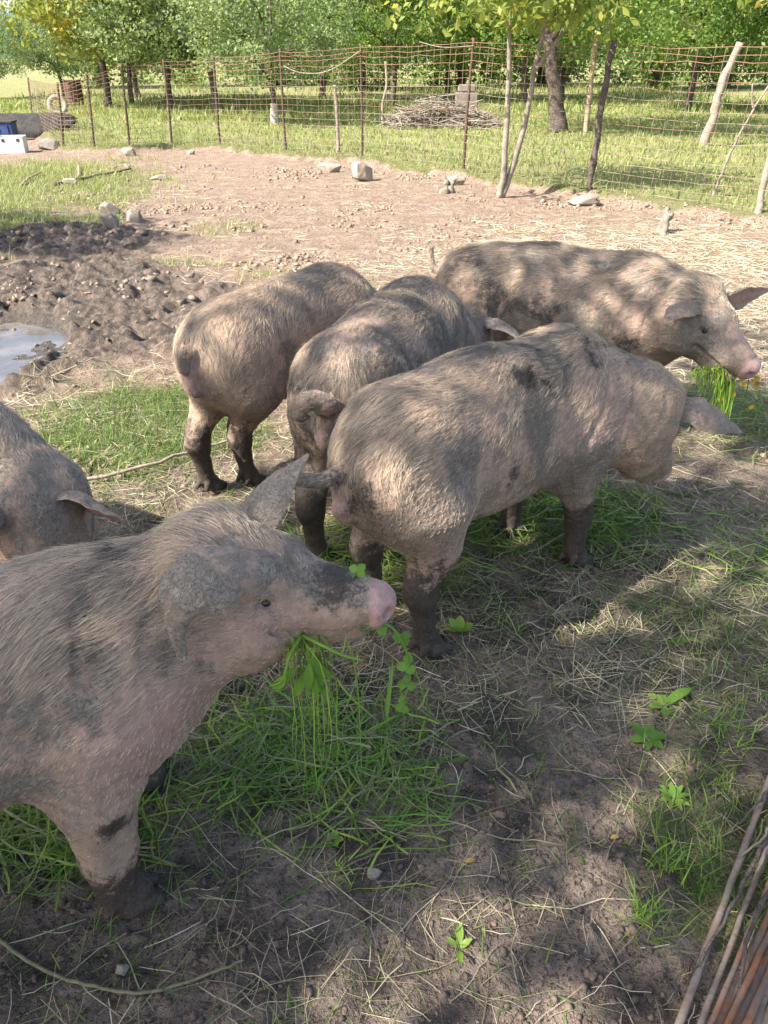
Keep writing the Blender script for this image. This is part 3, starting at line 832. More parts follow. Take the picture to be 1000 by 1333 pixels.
# ------------------------------------------------------------------ loose poles beyond the fence
def pole(name, label, cat, pts, r0, r1, mat, knots=.004, group=None, n=18, forks=()):
    b = np.array(gpt(*pts[0][:2])); o = empty(name, b) if forks else None
    P = np.array([(p[0], p[1], b[2] + p[2]) for p in pts]) - b
    c = catmull(P, n); c = c + prs.normal(size=c.shape) * knots
    v, q, t = tube(c, np.linspace(r0, r1, n) * (1 + .08 * prs.normal(size=n)), 9)
    me = np_mesh(name, v, [q, t])
    if o is None:
        o = link(name, me, None, mat); o.location = b
    else:
        link('stem', me, o, mat)
        for fk in forks:
            v, q, t = tube(catmull(np.array([(p[0], p[1], b[2] + p[2]) for p in fk]) - b, 10), np.linspace(r1 * 1.1, r1 * .6, 10), 7)
            link('branch', np_mesh('branch', v, [q, t]), o, mat)
    tag(o, label, cat, group)
    return o
pole('wooden_post', 'pale crooked wooden post leaning to the right beyond the fence', 'post', [(6.0, 16.0, -.2), (6.1, 16.0, .5), (6.15, 16.0, 1.0), (6.33, 16.0, 1.65)], .085, .07, M['wood_grey'], .01)
pole('wooden_pole', 'straight pale brown pole standing right of the thick leaning trunk', 'pole', [(4.34, 18.4, -.2), (4.33, 18.4, .9), (4.33, 18.4, 1.95)], .055, .05, M['wood_pale'], .004)
pole('short_stake', 'short grey-brown stake standing just left of the block at the fence', 'stake', [(-.80, 14.75, -.1), (-.80, 14.75, .5), (-.82, 14.75, 1.05)], .032, .028, M['wood_grey'], .004)
pole('white_stake', 'thin whitish crooked stake beyond the fence, left of the brush pile', 'stake', [(-.02, 20.3, -.1), (-.03, 20.3, .45), (.06, 20.3, .9), (.03, 20.3, 1.35)], .035, .028, M['stone_pale'], .004)
pole('forked_stick', 'thin forked stick leaning against the fence at the right', 'stick', [(4.0, 10.0, -.05), (4.08, 9.95, .45), (4.2, 9.85, .95)], .018, .012, M['wood_grey'], .004,
     forks=[[(4.2, 9.85, .95), (4.16, 9.85, 1.05), (4.13, 9.85, 1.2)], [(4.2, 9.85, .95), (4.3, 9.85, 1.15), (4.42, 9.85, 1.4)]])

# ------------------------------------------------------------------ stones and stubs at the foot of the fence
def stone(label, x, y, size, seed, mat, name='stone', rough=.34, sink=.5, cat='stone', rz=0.0, group=None):
    me = rock_mesh(name, size, seed, rough)
    o = link(name, me, None, mat)
    o.location = gpt(x, y, size[2] * (1 - sink) * .8); o.rotation_euler = (0, 0, rz)
    tag(o, label, cat, group)
    return o
stone('squared stone block standing at the foot of the fence', -.32, 12.2, (.19, .15, .20), 3, M['concrete'], 'stone_block', .12, .25, 'block', .5)
stone('pale stone at the foot of a post left of the young tree', 1.02, 11.75, (.17, .11, .09), 5, M['stone_pale'])
stone('pale flat stone at the foot of the dark wooden post', 2.42, 10.05, (.24, .13, .09), 7, M['stone_pale'])
stone('small pale stone under the fence at the left', -4.66, 15.4, (.14, .10, .11), 9, M['stone_pale'])
stone('tiny pale stone under the fence, second from the left', -3.6, 15.7, (.10, .08, .07), 11, M['stone_pale'])
stone('reddish stone half sunk in the bank left of the squared block', -.85, 13.2, (.22, .14, .10), 12, M['concrete'])
stone('grey stone among the mud left of the pigs, the higher of two', -3.2, 9.5, (.14, .11, .12), 13, M['stone'])
stone('white stone beside the mud left of the pigs, the lower of two', -2.78, 9.05, (.13, .10, .10), 15, M['stone_pale'])
stone('brown stone in the dark mud below the white stone', -2.85, 8.45, (.12, .1, .1), 17, M['stone'])
stone('pale stone on the grass at the far left', -4.55, 11.9, (.15, .10, .06), 19, M['stone_pale'])
stone('pale flat stone lying on the open earth beneath the fence', -3.35, 12.4, (.15, .10, .05), 21, M['stone_pale'])
stone('grey boulder next to the white trough', -6.5, 16.5, (.30, .2, .15), 23, M['stone'])
stone('small stone lying under the hanging grass', -.02, 1.075, (.021, .016, .014), 25, M['stone'], sink=.3)
stone('flat grey stone at the bottom left by the bent stem', -.53, .86, (.020, .016, .013), 27, M['stone'], sink=.3)
def stub(label, x, y, h, seed):
    s_ = np.random.default_rng(seed)
    o = empty('root_stub', gpt(x, y, -.03)); tag(o, label, 'stump')
    for k in range(3):
        a = s_.normal(size=2) * .06
        v, q, t = tube(catmull([(a[0], a[1], 0), (a[0] * .4, a[1] * .4, h * .5), (s_.normal() * .05 + .03 * k, s_.normal() * .03, h * (1 - .18 * k))], 10) + s_.normal(size=(10, 3)) * .006, np.linspace(.055, .026, 10) * (1 - .15 * k) * (1 + .25 * s_.normal(size=10)), 8)
        link('root', np_mesh('root', v, [q, t]), o, M['bark_pale'])
stub('gnarled pale root stub sticking up right of the dark wooden post', 2.92, 8.35, .27, 5)
stub('small gnarled root stub at the foot of the fence left of the young tree', .88, 11.0, .24, 8)
# sticks on the open earth
def stick(label, p, r, mat, name='stick', n=14, kn=.004, group=None):
    P = np.array([gpt(q[0], q[1], q[2]) for q in p]); b = P[0].copy()
    c = catmull(P - b, n) + prs.normal(size=(n, 3)) * kn
    v, q, t = tube(c, np.linspace(r, r * .6, n), 7)
    o = link(name, np_mesh(name, v, [q, t]), None, mat); o.location = b
    return tag(o, label, 'stick', group)
stick('dark stick lying on the earth by the grass at the far left', [(-4.66, 11.7, .02), (-4.35, 12.4, .03), (-4.0, 13.2, .04)], .022, M['bark'])
stick('pale stick lying in the grass at the left edge', [(-5.1, 11.6, .02), (-5.2, 12.2, .04), (-5.3, 12.9, .03)], .018, M['wood_pale'])
stick('pale thin stick lying left of the dark stick', [(-4.55, 12.4, .03), (-4.75, 13.0, .04), (-5.0, 13.7, .04)], .016, M['wood_pale'])
stick('grey branch lying on the grass behind the lowered ear', [(-1.35, 2.88, .03), (-1.05, 3.02, .04), (-.80, 3.25, .03), (-.62, 3.35, .03)], .009, M['wood_grey'])

# ------------------------------------------------------------------ clutter at the far left
M['white_paint'] = mat_simple('white_paint', (0.72, 0.72, 0.70), (0.60, 0.60, 0.58), 8, 0.5, 0.15, 0.002)
M['blue_paint'] = mat_simple('blue_paint', (0.06, 0.09, 0.22), (0.04, 0.065, 0.16), 8, 0.5, 0.15, 0.002)
M['dark_heap'] = mat_simple('dark_heap', (0.045, 0.04, 0.037), (0.08, 0.07, 0.06), 6, 0.95, 0.9, 0.03)
M['rubber_pale'] = mat_simple('rubber_pale', (0.42, 0.36, 0.29), (0.33, 0.27, 0.21), 9, 0.8, 0.3, 0.004)
def box_mesh(name, sx, sy, sz, bev=.01, open_top=False, wall=.02):
    import bmesh
    bm = bmesh.new(); bmesh.ops.create_cube(bm, size=1)
    for v in bm.verts: v.co = Vector((v.co.x * sx, v.co.y * sy, (v.co.z + .5) * sz))
    if open_top:
        tp = [f for f in bm.faces if f.normal.z > .9]
        r = bmesh.ops.inset_region(bm, faces=tp, thickness=wall)
        e = bmesh.ops.extrude_face_region(bm, geom=tp)
        for v in [g for g in e['geom'] if isinstance(g, bmesh.types.BMVert)]: v.co.z -= sz * .85
        bmesh.ops.delete(bm, geom=tp, context='FACES')
    bmesh.ops.bevel(bm, geom=[e for e in bm.edges], offset=bev, segments=2, affect='EDGES')
    me = bpy.data.meshes.new(name); bm.to_mesh(me); bm.free()
    return me
tro = empty('feed_trough', gpt(-7.0, 16.0, -.02), R(12)); tag(tro, 'white box trough with two dark notches at the left edge', 'trough')
tub = link('tub', box_mesh('tub', .46, .34, .30, .012, True), tro, M['white_paint'])
for sx in (-.13, .13):
    nt = link('notch', box_mesh('notch', .05, .012, .05, .003), tub, M['dark_heap']); nt.location = (sx, -.170, .215)
link('rim', box_mesh('rim', .47, .02, .03, .005), tro, M['white_paint']).location = (0, .165, .275)
bb = empty('blue_crate', gpt(-8.25, 18.4, .0), R(8)); tag(bb, 'dark blue crate behind the white trough', 'crate')
link('tub', box_mesh('tub', .6, .42, .34, .015, True), bb, M['blue_paint'])
for k in (-.2, 0, .2): link('rib', box_mesh('rib', .03, .02, .30, .004), bb, M['blue_paint']).location = (k, -.218, .02)
link('lid_edge', box_mesh('lid_edge', .64, .46, .03, .006), bb, M['dark_heap']).location = (0, 0, .30) if False else (0, 0, .345)
hm = rock_mesh('dark_mound', (1.6, .8, .42), 33, .3); ho_ = link('dark_mound', hm, None, M['dark_heap']); ho_.location = gpt(-8.3, 19.6, .1)  # dark lumpy mound behind the crate
tag(ho_, 'dark heap behind the crate at the left edge', 'heap')
# barrel
br = empty('rusty_barrel', gpt(-10.3, 29.0, -.02), .3); tag(br, 'rusty brown barrel standing on the lawn at the far left', 'barrel')
a = np.linspace(0, 1, 13); prof = .27 + .012 * np.sin(a * math.pi)
v, q, t = tube(np.stack([0 * a, 0 * a, a * .78], 1), prof, 22); drum = link('drum', np_mesh('drum', v, [q, t]), br, M['rust_dark'])
for z in (.02, .27, .52, .76):
    th = np.linspace(0, 2 * math.pi, 33); r_ = .283
    v, q, t = tube(np.stack([r_ * np.cos(th), r_ * np.sin(th), 0 * th + z], 1), .014, 6, False); link('hoop', np_mesh('hoop', v, q), drum, M['rust_dark'])
for k in range(10):
    th = 2 * math.pi * k / 10
    o = link('stave', box_mesh('stave', .05, .012, .74, .003), drum, M['rust_dark']); o.location = (.281 * math.cos(th), .281 * math.sin(th), .02); o.rotation_euler = (0, 0, th + math.pi / 2)
# ring leaning on the grass
th = np.linspace(0, 2 * math.pi, 41)
v, q, t = tube(np.stack([.21 * np.cos(th), 0 * th, .21 * np.sin(th) + .27], 1), .07, 12, False)
ty = link('old_tyre', np_mesh('old_tyre', v, q), None, M['rubber_pale']); ty.location = gpt(-9.25, 24.6, -.02); ty.rotation_euler = (R(-14), 0, R(20))
tag(ty, 'pale round tyre leaning on the lawn in front of the barrel', 'tyre')
# brush pile and grey block
bp = empty('brush_pile', gpt(1.35, 20.2)); tag(bp, 'heap of dry cut branches on the lawn behind the fence', 'brush pile')
mb = MB(); s_ = np.random.default_rng(41)
for k in range(420):
    u = s_.uniform(-1, 1); w = s_.normal() * .45
    top = .62 * max(0, 1 - u * u) * max(0, 1 - w * w * .6)
    c0 = np.array([u * 1.25, w * .8, s_.random() * top + .03]); a = s_.random() * 6.28; L_ = .35 + .7 * s_.random()
    d = np.array([math.cos(a), math.sin(a) * .6, s_.normal() * .22]) * L_ * .5
    v, q, t = tube(np.array([c0 - d, c0 + s_.normal(size=3) * .04, c0 + d]), .006 + .012 * s_.random() ** 2, 4, False); mb.add(v, q)
tag(mb.build('twigs', M['bark_pale'], bp), kind='stuff')
core = link('core', rock_mesh('core', (1.15, .55, .42), 43, .35), bp, M['bark']); core.location = (0, 0, .02)
gb = empty('grey_block', gpt(1.95, 20.6)); tag(gb, 'grey box-like block standing beside the brush pile', 'block')
link('block', box_mesh('block', .5, .42, .72, .02), gb, M['stone']); lid = link('cap', box_mesh('cap', .40, .34, .16, .03), gb, M['stone']); lid.location = (0, 0, .72)

# ------------------------------------------------------------------ iron rods at the lower right
M['rod_a'] = mat_simple('rod_a', (0.24, 0.185, 0.15), (0.30, 0.14, 0.075), 16, 0.75, 0.5, 0.003)
M['rod_b'] = mat_simple('rod_b', (0.30, 0.235, 0.19), (0.20, 0.145, 0.11), 22, 0.75, 0.5, 0.003)
M['rod_c'] = mat_simple('rod_c', (0.27, 0.125, 0.065), (0.16, 0.115, 0.09), 14, 0.8, 0.5, 0.003)
RODS = [((.981, 1.33), (.568, .764), .012, .03, 'rod_b', 'leftmost pale rod of the bundle at the lower right corner'),
        ((.905, 1.152), (.608, .764), .009, .035, 'rod_b', 'thin grey rod, second from the left in the bundle'),
        ((.862, 1.05), (.628, .764), .008, .055, 'rod_a', 'brown rod, third from the left in the bundle'),
        ((.84, .99), (.645, .764), .010, .03, 'rod_a', 'rusty rod, fourth from the left in the bundle'),
        ((.822, .945), (.662, .764), .010, .06, 'rod_c', 'orange rusty rod in the middle of the bundle'),
        ((.80, .90), (.677, .764), .012, .035, 'rod_a', 'thick rusty rod right of the orange one'),
        ((.785, .865), (.695, .764), .010, .07, 'rod_c', 'orange-stained rod near the corner of the picture'),
        ((.765, .832), (.712, .764), .011, .04, 'rod_b', 'grey rod closest to the corner of the picture')]
for (a, b, r, z, m, lb) in RODS:
    r = r * .66
    a = np.array(a); b = np.array(b); d = (b - a) / np.linalg.norm(b - a)
    p0 = np.append(a - d * (.35 + .2 * prs.random()), z + .015); p1 = np.append(b + d * (.25 + .2 * prs.random()), z)
    n = 26; t_ = np.linspace(0, 1, n)[:, None]
    c = p0 * (1 - t_) + p1 * t_ + np.array([0, 0, .012]) * np.sin(t_ * 7 + prs.random() * 6) + prs.normal(size=(n, 3)) * .0009
    c[:, 2] = np.maximum(c[:, 2], ground_h(c[:, 0], c[:, 1]) + r)
    v, q, tt = tube(c - p0, r * (1 + .05 * prs.normal(size=n)), 10)
    o = link('iron_rod', np_mesh('iron_rod', v, [q, tt]), None, M[m]); o.location = p0
    tag(o, lb, 'rod', 'rods bundled at the lower right')
TW = [([(1.02, 1.22, .09), (.84, 1.08, .085), (.72, .95, .075), (.60, .83, .03)], .0055, 'thin brown twig lying across the bundle of rods'),
      ([(1.0, 1.30, .05), (.92, 1.24, .06), (.84, 1.18, .035)], .0045, 'short thin twig sticking out left at the top of the bundle'),
      ([(.98, 1.10, .10), (.86, 1.02, .10), (.74, .90, .09), (.66, .76, .06)], .006, 'dark curved twig lying over the middle of the bundle'),
      ([(.95, 1.22, .06), (.88, 1.14, .06), (.80, 1.09, .03)], .004, 'thin yellowish twig crossing the leftmost rod')]
for p, r, lb in TW: stick(lb, p, r, M['bark_pale'] if 'yellow' in lb else M['bark'], 'twig', 16, .002, 'twigs on the bundle')
lg = stick('pale split log at the bottom right corner under the rods', [(.62, .66, .02), (.74, .76, .02), (.86, .86, .02)], .03, M['wood_pale'], 'log', 14, .002)
# ------------------------------------------------------------------ pigs
def smin(a, b, k):
    h = np.maximum(k - np.abs(a - b), 0) / k
    return np.minimum(a, b) - h * h * k * 0.25

class Field:
    """signed-distance field on a grid, smooth unions of ellipsoids and tapered capsules"""
    def __init__(s, lo, hi, h):
        s.h = h; s.lo = np.asarray(lo, float)
        s.n = np.ceil((np.asarray(hi) - s.lo) / h).astype(int) + 1
        s.ax = [s.lo[i] + np.arange(s.n[i]) * h for i in range(3)]
        s.F = np.full(s.n, 0.5, np.float32)
    def _sl(s, lo, hi):
        a = np.clip(np.floor((lo - s.lo) / s.h).astype(int), 0, s.n - 1)
        b = np.clip(np.ceil((hi - s.lo) / s.h).astype(int) + 1, 1, s.n)
        return tuple(slice(a[i], b[i]) for i in range(3))
    def _pts(s, sl):
        return np.meshgrid(*[s.ax[i][sl[i]] for i in range(3)], indexing='ij', sparse=True)
    def put(s, sl, d, k, sub=False):
        F = s.F[sl]
        d = d.astype(np.float32)
        s.F[sl] = -smin(-F, d, k) if sub else smin(F, d, k)
    def ell(s, c, r, k=0.07, rot=None, bend=None, sub=False):
        c = np.asarray(c, float); r = np.asarray(r, float)
        m = r.max() + k + 2 * s.h if rot is not None else r + k + 2 * s.h
        m = m + (0.12 if bend is not None else 0)
        sl = s._sl(c - m, c + m)
        X, Y, Z = s._pts(sl)
        if bend is not None: Y = Y - bend(X)
        X = X - c[0]; Y = Y - c[1]; Z = Z - c[2]
        if rot is not None:
            q = [X * rot[0, i] + Y * rot[1, i] + Z * rot[2, i] for i in range(3)]
            X, Y, Z = q
        k0 = np.sqrt((X / r[0]) ** 2 + (Y / r[1]) ** 2 + (Z / r[2]) ** 2)
        k1 = np.sqrt((X / r[0] ** 2) ** 2 + (Y / r[1] ** 2) ** 2 + (Z / r[2] ** 2) ** 2)
        d = k0 * (k0 - 1) / np.maximum(k1, 1e-6)
        s.put(sl, d, k, sub)
    def cap(s, a, b, ra, rb, k=0.05, sub=False):
        a = np.asarray(a, float); b = np.asarray(b, float)
        m = max(ra, rb) + k + 2 * s.h
        sl = s._sl(np.minimum(a, b) - m, np.maximum(a, b) + m)
        X, Y, Z = s._pts(sl)
        ab = b - a; L2 = max(ab @ ab, 1e-9)
        t = np.clip(((X - a[0]) * ab[0] + (Y - a[1]) * ab[1] + (Z - a[2]) * ab[2]) / L2, 0, 1)
        d = np.sqrt((X - a[0] - t * ab[0]) ** 2 + (Y - a[1] - t * ab[1]) ** 2 + (Z - a[2] - t * ab[2]) ** 2) - (ra + (rb - ra) * t)
        s.put(sl, d, k, sub)
    def limb(s, pts, rad, k=0.05, kin=0.012):
        """a chain of tapered capsules joined first, then blended into the body once"""
        pts = [np.asarray(p, float) for p in pts]
        A = np.array(pts); m = max(rad) + k + 2 * s.h
        sl = s._sl(A.min(0) - m, A.max(0) + m)
        X, Y, Z = s._pts(sl)
        D = None
        for i in range(len(pts) - 1):
            a, b = pts[i], pts[i + 1]; ab = b - a; L2 = max(ab @ ab, 1e-9)
            t = np.clip(((X - a[0]) * ab[0] + (Y - a[1]) * ab[1] + (Z - a[2]) * ab[2]) / L2, 0, 1)
            d = np.sqrt((X - a[0] - t * ab[0]) ** 2 + (Y - a[1] - t * ab[1]) ** 2 + (Z - a[2] - t * ab[2]) ** 2) - (rad[i] + (rad[i + 1] - rad[i]) * t)
            D = d if D is None else smin(D, d, kin)
        s.put(sl, D, k)
    def mesh(s):
        F = s.F; n = s.n
        ins = F < 0
        cs = [(i, j, k) for i in (0, 1) for j in (0, 1) for k in (0, 1)]
        def cell(A, c): return A[c[0]:n[0] - 1 + c[0], c[1]:n[1] - 1 + c[1], c[2]:n[2] - 1 + c[2]]
        cnt = sum(cell(ins, c).astype(np.int8) for c in cs)
        act = (cnt > 0) & (cnt < 8)
        idx = np.argwhere(act)
        vid = np.full(act.shape, -1, np.int32); vid[act] = np.arange(len(idx))
        pos = np.zeros((len(idx), 3)); num = np.zeros(len(idx))
        def at(c): return F[idx[:, 0] + c[0], idx[:, 1] + c[1], idx[:, 2] + c[2]].astype(float)
        for c in cs:
            for ax in range(3):
                if c[ax]: continue
                d = list(c); d[ax] = 1
                fa, fb = at(c), at(d)
                cr = (fa < 0) != (fb < 0)
                t = np.where(cr, fa / np.where(cr, fa - fb, 1), 0)
                p = np.tile(np.array(c, float), (len(idx), 1)); p[:, ax] += t
                pos += np.where(cr[:, None], p, 0); num += cr
        V = (pos / num[:, None] + idx) * s.h + s.lo
        Q = []
        for ax in range(3):
            u, w = (ax + 1) % 3, (ax + 2) % 3
            A = [slice(1, -1)] * 3; A[ax] = slice(0, -1)
            B = list(A); B[ax] = slice(1, None)
            a = ins[tuple(A)]; b = ins[tuple(B)]
            e = np.argwhere(a != b)
            sgn = a[tuple(e.T)]
            off = np.ones(3, int); off[ax] = 0
            e = e + off
            def cv(du, dw):
                q = e.copy(); q[:, u] -= du; q[:, w] -= dw
                return vid[q[:, 0], q[:, 1], q[:, 2]]
            q = np.stack([cv(1, 1), cv(0, 1), cv(0, 0), cv(1, 0)], 1)
            q[~sgn] = q[~sgn][:, ::-1]
            Q.append(q)
        return V, np.concatenate(Q)

def relax(V, Q, it=3, lam=0.5, mu=-0.52):
    e = np.concatenate([Q[:, [0, 1]], Q[:, [1, 2]], Q[:, [2, 3]], Q[:, [3, 0]]])
    e = np.concatenate([e, e[:, ::-1]])
    deg = np.bincount(e[:, 0], minlength=len(V)).astype(float)[:, None]
    for i in range(it):
        for f in (lam, mu):
            s = np.stack([np.bincount(e[:, 0], V[e[:, 1], c], len(V)) for c in range(3)], 1)
            V = V + f * (s / deg - V)
    return V

def vnormals(V, Q):
    n = np.cross(V[Q[:, 2]] - V[Q[:, 0]], V[Q[:, 3]] - V[Q[:, 1]])
    N = np.zeros_like(V)
    for k in range(4):
        for c in range(3): N[:, c] += np.bincount(Q[:, k], n[:, c], len(V))
    return N / (np.linalg.norm(N, axis=1)[:, None] + 1e-12)

def unit(v):
    v = np.asarray(v, float); return v / np.linalg.norm(v)

def ear_shell(pts, wid, nrm, cup, thick=0.008, nu=15, nv=24, seed=0, ragged=0.0):
    """leaf-shaped ear; pts centre line root->tip, nrm = outward (back) side at each control point, cup curls edges to the inner side"""
    C = catmull(pts, nv); W = np.maximum(catmull(np.array(wid)[:, None], nv)[:, 0], 0.004)
    Nn = catmull(nrm, nv)
    T = np.gradient(C, axis=0); T /= np.linalg.norm(T, axis=1)[:, None]
    Nn = Nn - T * np.sum(Nn * T, 1)[:, None]; Nn /= np.linalg.norm(Nn, axis=1)[:, None]
    S = np.cross(T, Nn)
    u = np.linspace(-1, 1, nu)
    rs = np.random.default_rng(seed)
    cupv = np.interp(np.linspace(0, 1, nv), np.linspace(0, 1, len(cup)), cup)
    ed = 1 + 0.06 * np.interp(np.arange(nv), np.arange(0, nv, 2), rs.normal(size=len(range(0, nv, 2)))) * (np.arange(nv) > 3) * (1 + ragged)
    side = W * ed
    lat = u[None, :] * side[:, None]
    # bend the cross-section on an arc of total angle cup
    ang = u[None, :] * cupv[:, None]
    cz = -(1 - np.cos(ang)) * side[:, None] / np.maximum(np.abs(cupv), 0.05)[:, None]
    cy = np.where(np.abs(cupv[:, None]) > 0.05, np.sin(ang) * side[:, None] / np.maximum(np.abs(cupv), 0.05)[:, None], lat)
    mid = C[:, None] + cy[..., None] * S[:, None] + cz[..., None] * Nn[:, None]
    mid = mid + (0.008 * fbm(mid.reshape(-1, 3) * 30, 3, seed)).reshape(nv, nu)[..., None] * Nn[:, None]
    rel = np.sqrt(np.clip(1 - np.abs(u) ** 3, 0, 1))[None, :] * np.interp(np.linspace(0, 1, nv), [0, .7, 1], [1.5, .8, .25])[:, None]
    off = (rel * thick)[..., None] * Nn[:, None]
    out = (mid + off).reshape(-1, 3); inn = (mid - off).reshape(-1, 3)
    i = np.arange(nv - 1)[:, None] * nu; j = np.arange(nu - 1)[None, :]
    q = np.stack([i + j, i + j + 1, i + nu + j + 1, i + nu + j], -1).reshape(-1, 4)
    m = nu * nv
    Q = [q[:, ::-1], q + m]
    for col, fl in ((0, 0), (nu - 1, 1)):
        k = np.arange(nv - 1) * nu + col
        e = np.stack([k, k + nu, k + nu + m, k + m], 1)
        Q.append(e[:, ::-1] if fl else e)
    k = (nv - 1) * nu + np.arange(nu - 1)
    Q.append(np.stack([k, k + 1, k + 1 + m, k + m], 1))
    Q = np.concatenate(Q)
    V = np.vstack([out, inn])
    inner = np.concatenate([np.zeros(m), np.ones(m)])
    return V, Q, inner

def pig_skin_mat():
    n = NT('pig_skin')
    o = n.obj()
    mud = n.attr('mud').outputs['Fac']; dark = n.attr('wet_dapple').outputs['Fac']; pink = n.attr('pink').outputs['Fac']  # dark channel: wet mud, plus painted shade dapples on the far pig
    n1 = n.noise(7, 6, 0.6, o); n2 = n.noise(38, 5, 0.65, o); n3 = n.noise(160, 3, 0.6, o)
    skin = n.mix(n.ramp(n1.outputs[0], 0.35, 0.68), (0.43, 0.295, 0.215), (0.32, 0.225, 0.16))
    skin = n.mix(n.ramp(n2.outputs[0], 0.42, 0.75), skin, (0.25, 0.19, 0.14))
    nd = n.noise(15, 6, 0.7, o, 0.6)
    skin = n.mix(n.math('MULTIPLY', n.ramp(nd.outputs[0], 0.44, 0.62), 0.62), skin, (0.20, 0.152, 0.112))
    skin = n.mix(pink, skin, n.mix(n.ramp(n2.outputs[0], 0.35, 0.7), (0.47, 0.295, 0.26), (0.36, 0.215, 0.19)))
    # dried grey mud with a ragged edge
    mm = n.math('ADD', mud, n.math('MULTIPLY', n.math('SUBTRACT', n2.outputs[0], 0.5), 1.5))
    mm = n.ramp(mm, 0.22, 0.78)
    mudc = n.mix(n.ramp(n1.outputs[0], 0.3, 0.7), (0.165, 0.14, 0.113), (0.28, 0.235, 0.185))
    mudc = n.mix(n.ramp(n2.outputs[0], 0.48, 0.68), mudc, (0.33, 0.285, 0.23))
    mudc = n.mix(n.ramp(n3.outputs[0], 0.5, 0.72), mudc, (0.10, 0.085, 0.073))
    c = n.mix(n.math('MULTIPLY', mm, 0.9), skin, mudc)
    dd = n.math('ADD', dark, n.math('ADD', n.math('MULTIPLY', n.math('SUBTRACT', n2.outputs[0], 0.5), 1.3), n.math('MULTIPLY', n.math('SUBTRACT', n3.outputs[0], 0.5), 0.9)))
    dd = n.ramp(dd, 0.3, 0.75)
    c = n.mix(n.math('MULTIPLY', dd, 0.93), c, n.mix(n.ramp(n3.outputs[0], 0.4, 0.65), (0.030, 0.024, 0.020), (0.072, 0.055, 0.043)))
    # cracks in the dry mud
    vo = n.node('ShaderNodeTexVoronoi', feature='DISTANCE_TO_EDGE')
    vo.inputs['Scale'].default_value = 70
    wv = n.node('ShaderNodeVectorMath', operation='ADD')
    sc = n.node('ShaderNodeVectorMath', operation='SCALE'); sc.inputs['Scale'].default_value = 0.07
    n.l(n.noise(30, 3, 0.6, o).outputs[1], sc.inputs[0])
    n.l(o, wv.inputs[0]); n.l(sc.outputs[0], wv.inputs[1]); n.l(wv.outputs[0], vo.inputs['Vector'])
    crack = n.math('MULTIPLY', n.ramp(vo.outputs['Distance'], 0.10, 0.0), mm)
    c = n.mix(n.math('MULTIPLY', crack, 0.28), c, (0.10, 0.085, 0.075))
    h = n.math('ADD', n.math('MULTIPLY', n2.outputs[0], 0.7), n.math('MULTIPLY', n3.outputs[0], 0.35))
    h = n.math('SUBTRACT', h, n.math('MULTIPLY', crack, 0.22))
    h = n.math('ADD', h, n.math('MULTIPLY', mm, 0.3))
    rough = n.math('SUBTRACT', 0.72, n.math('MULTIPLY', dd, 0.12))
    b = n.bsdf(c, rough, n.bump(h, 0.8, 0.008), 0.3)
    b.inputs['Subsurface Weight'].default_value = 0.0
    return n.m

def bristle_mat():
    n = NT('bristles')
    a = n.attr('hcol')
    b = n.bsdf(a.outputs['Vector'] if 'Vector' in a.outputs else a.outputs['Color'], 0.45, None, 0.4)
    return n.m

M['pig'] = pig_skin_mat()
M['bristle'] = bristle_mat()
M['eye'] = mat_simple('eye', (0.012, 0.009, 0.008), (0.02, 0.014, 0.012), 30, 0.12, 0.0, 0.001, 0.6)

HD = dict(cran=[((.075, 0, -.075), (.15, .112, .118)), ((.02, 0, -.03), (.10, .10, .085))])

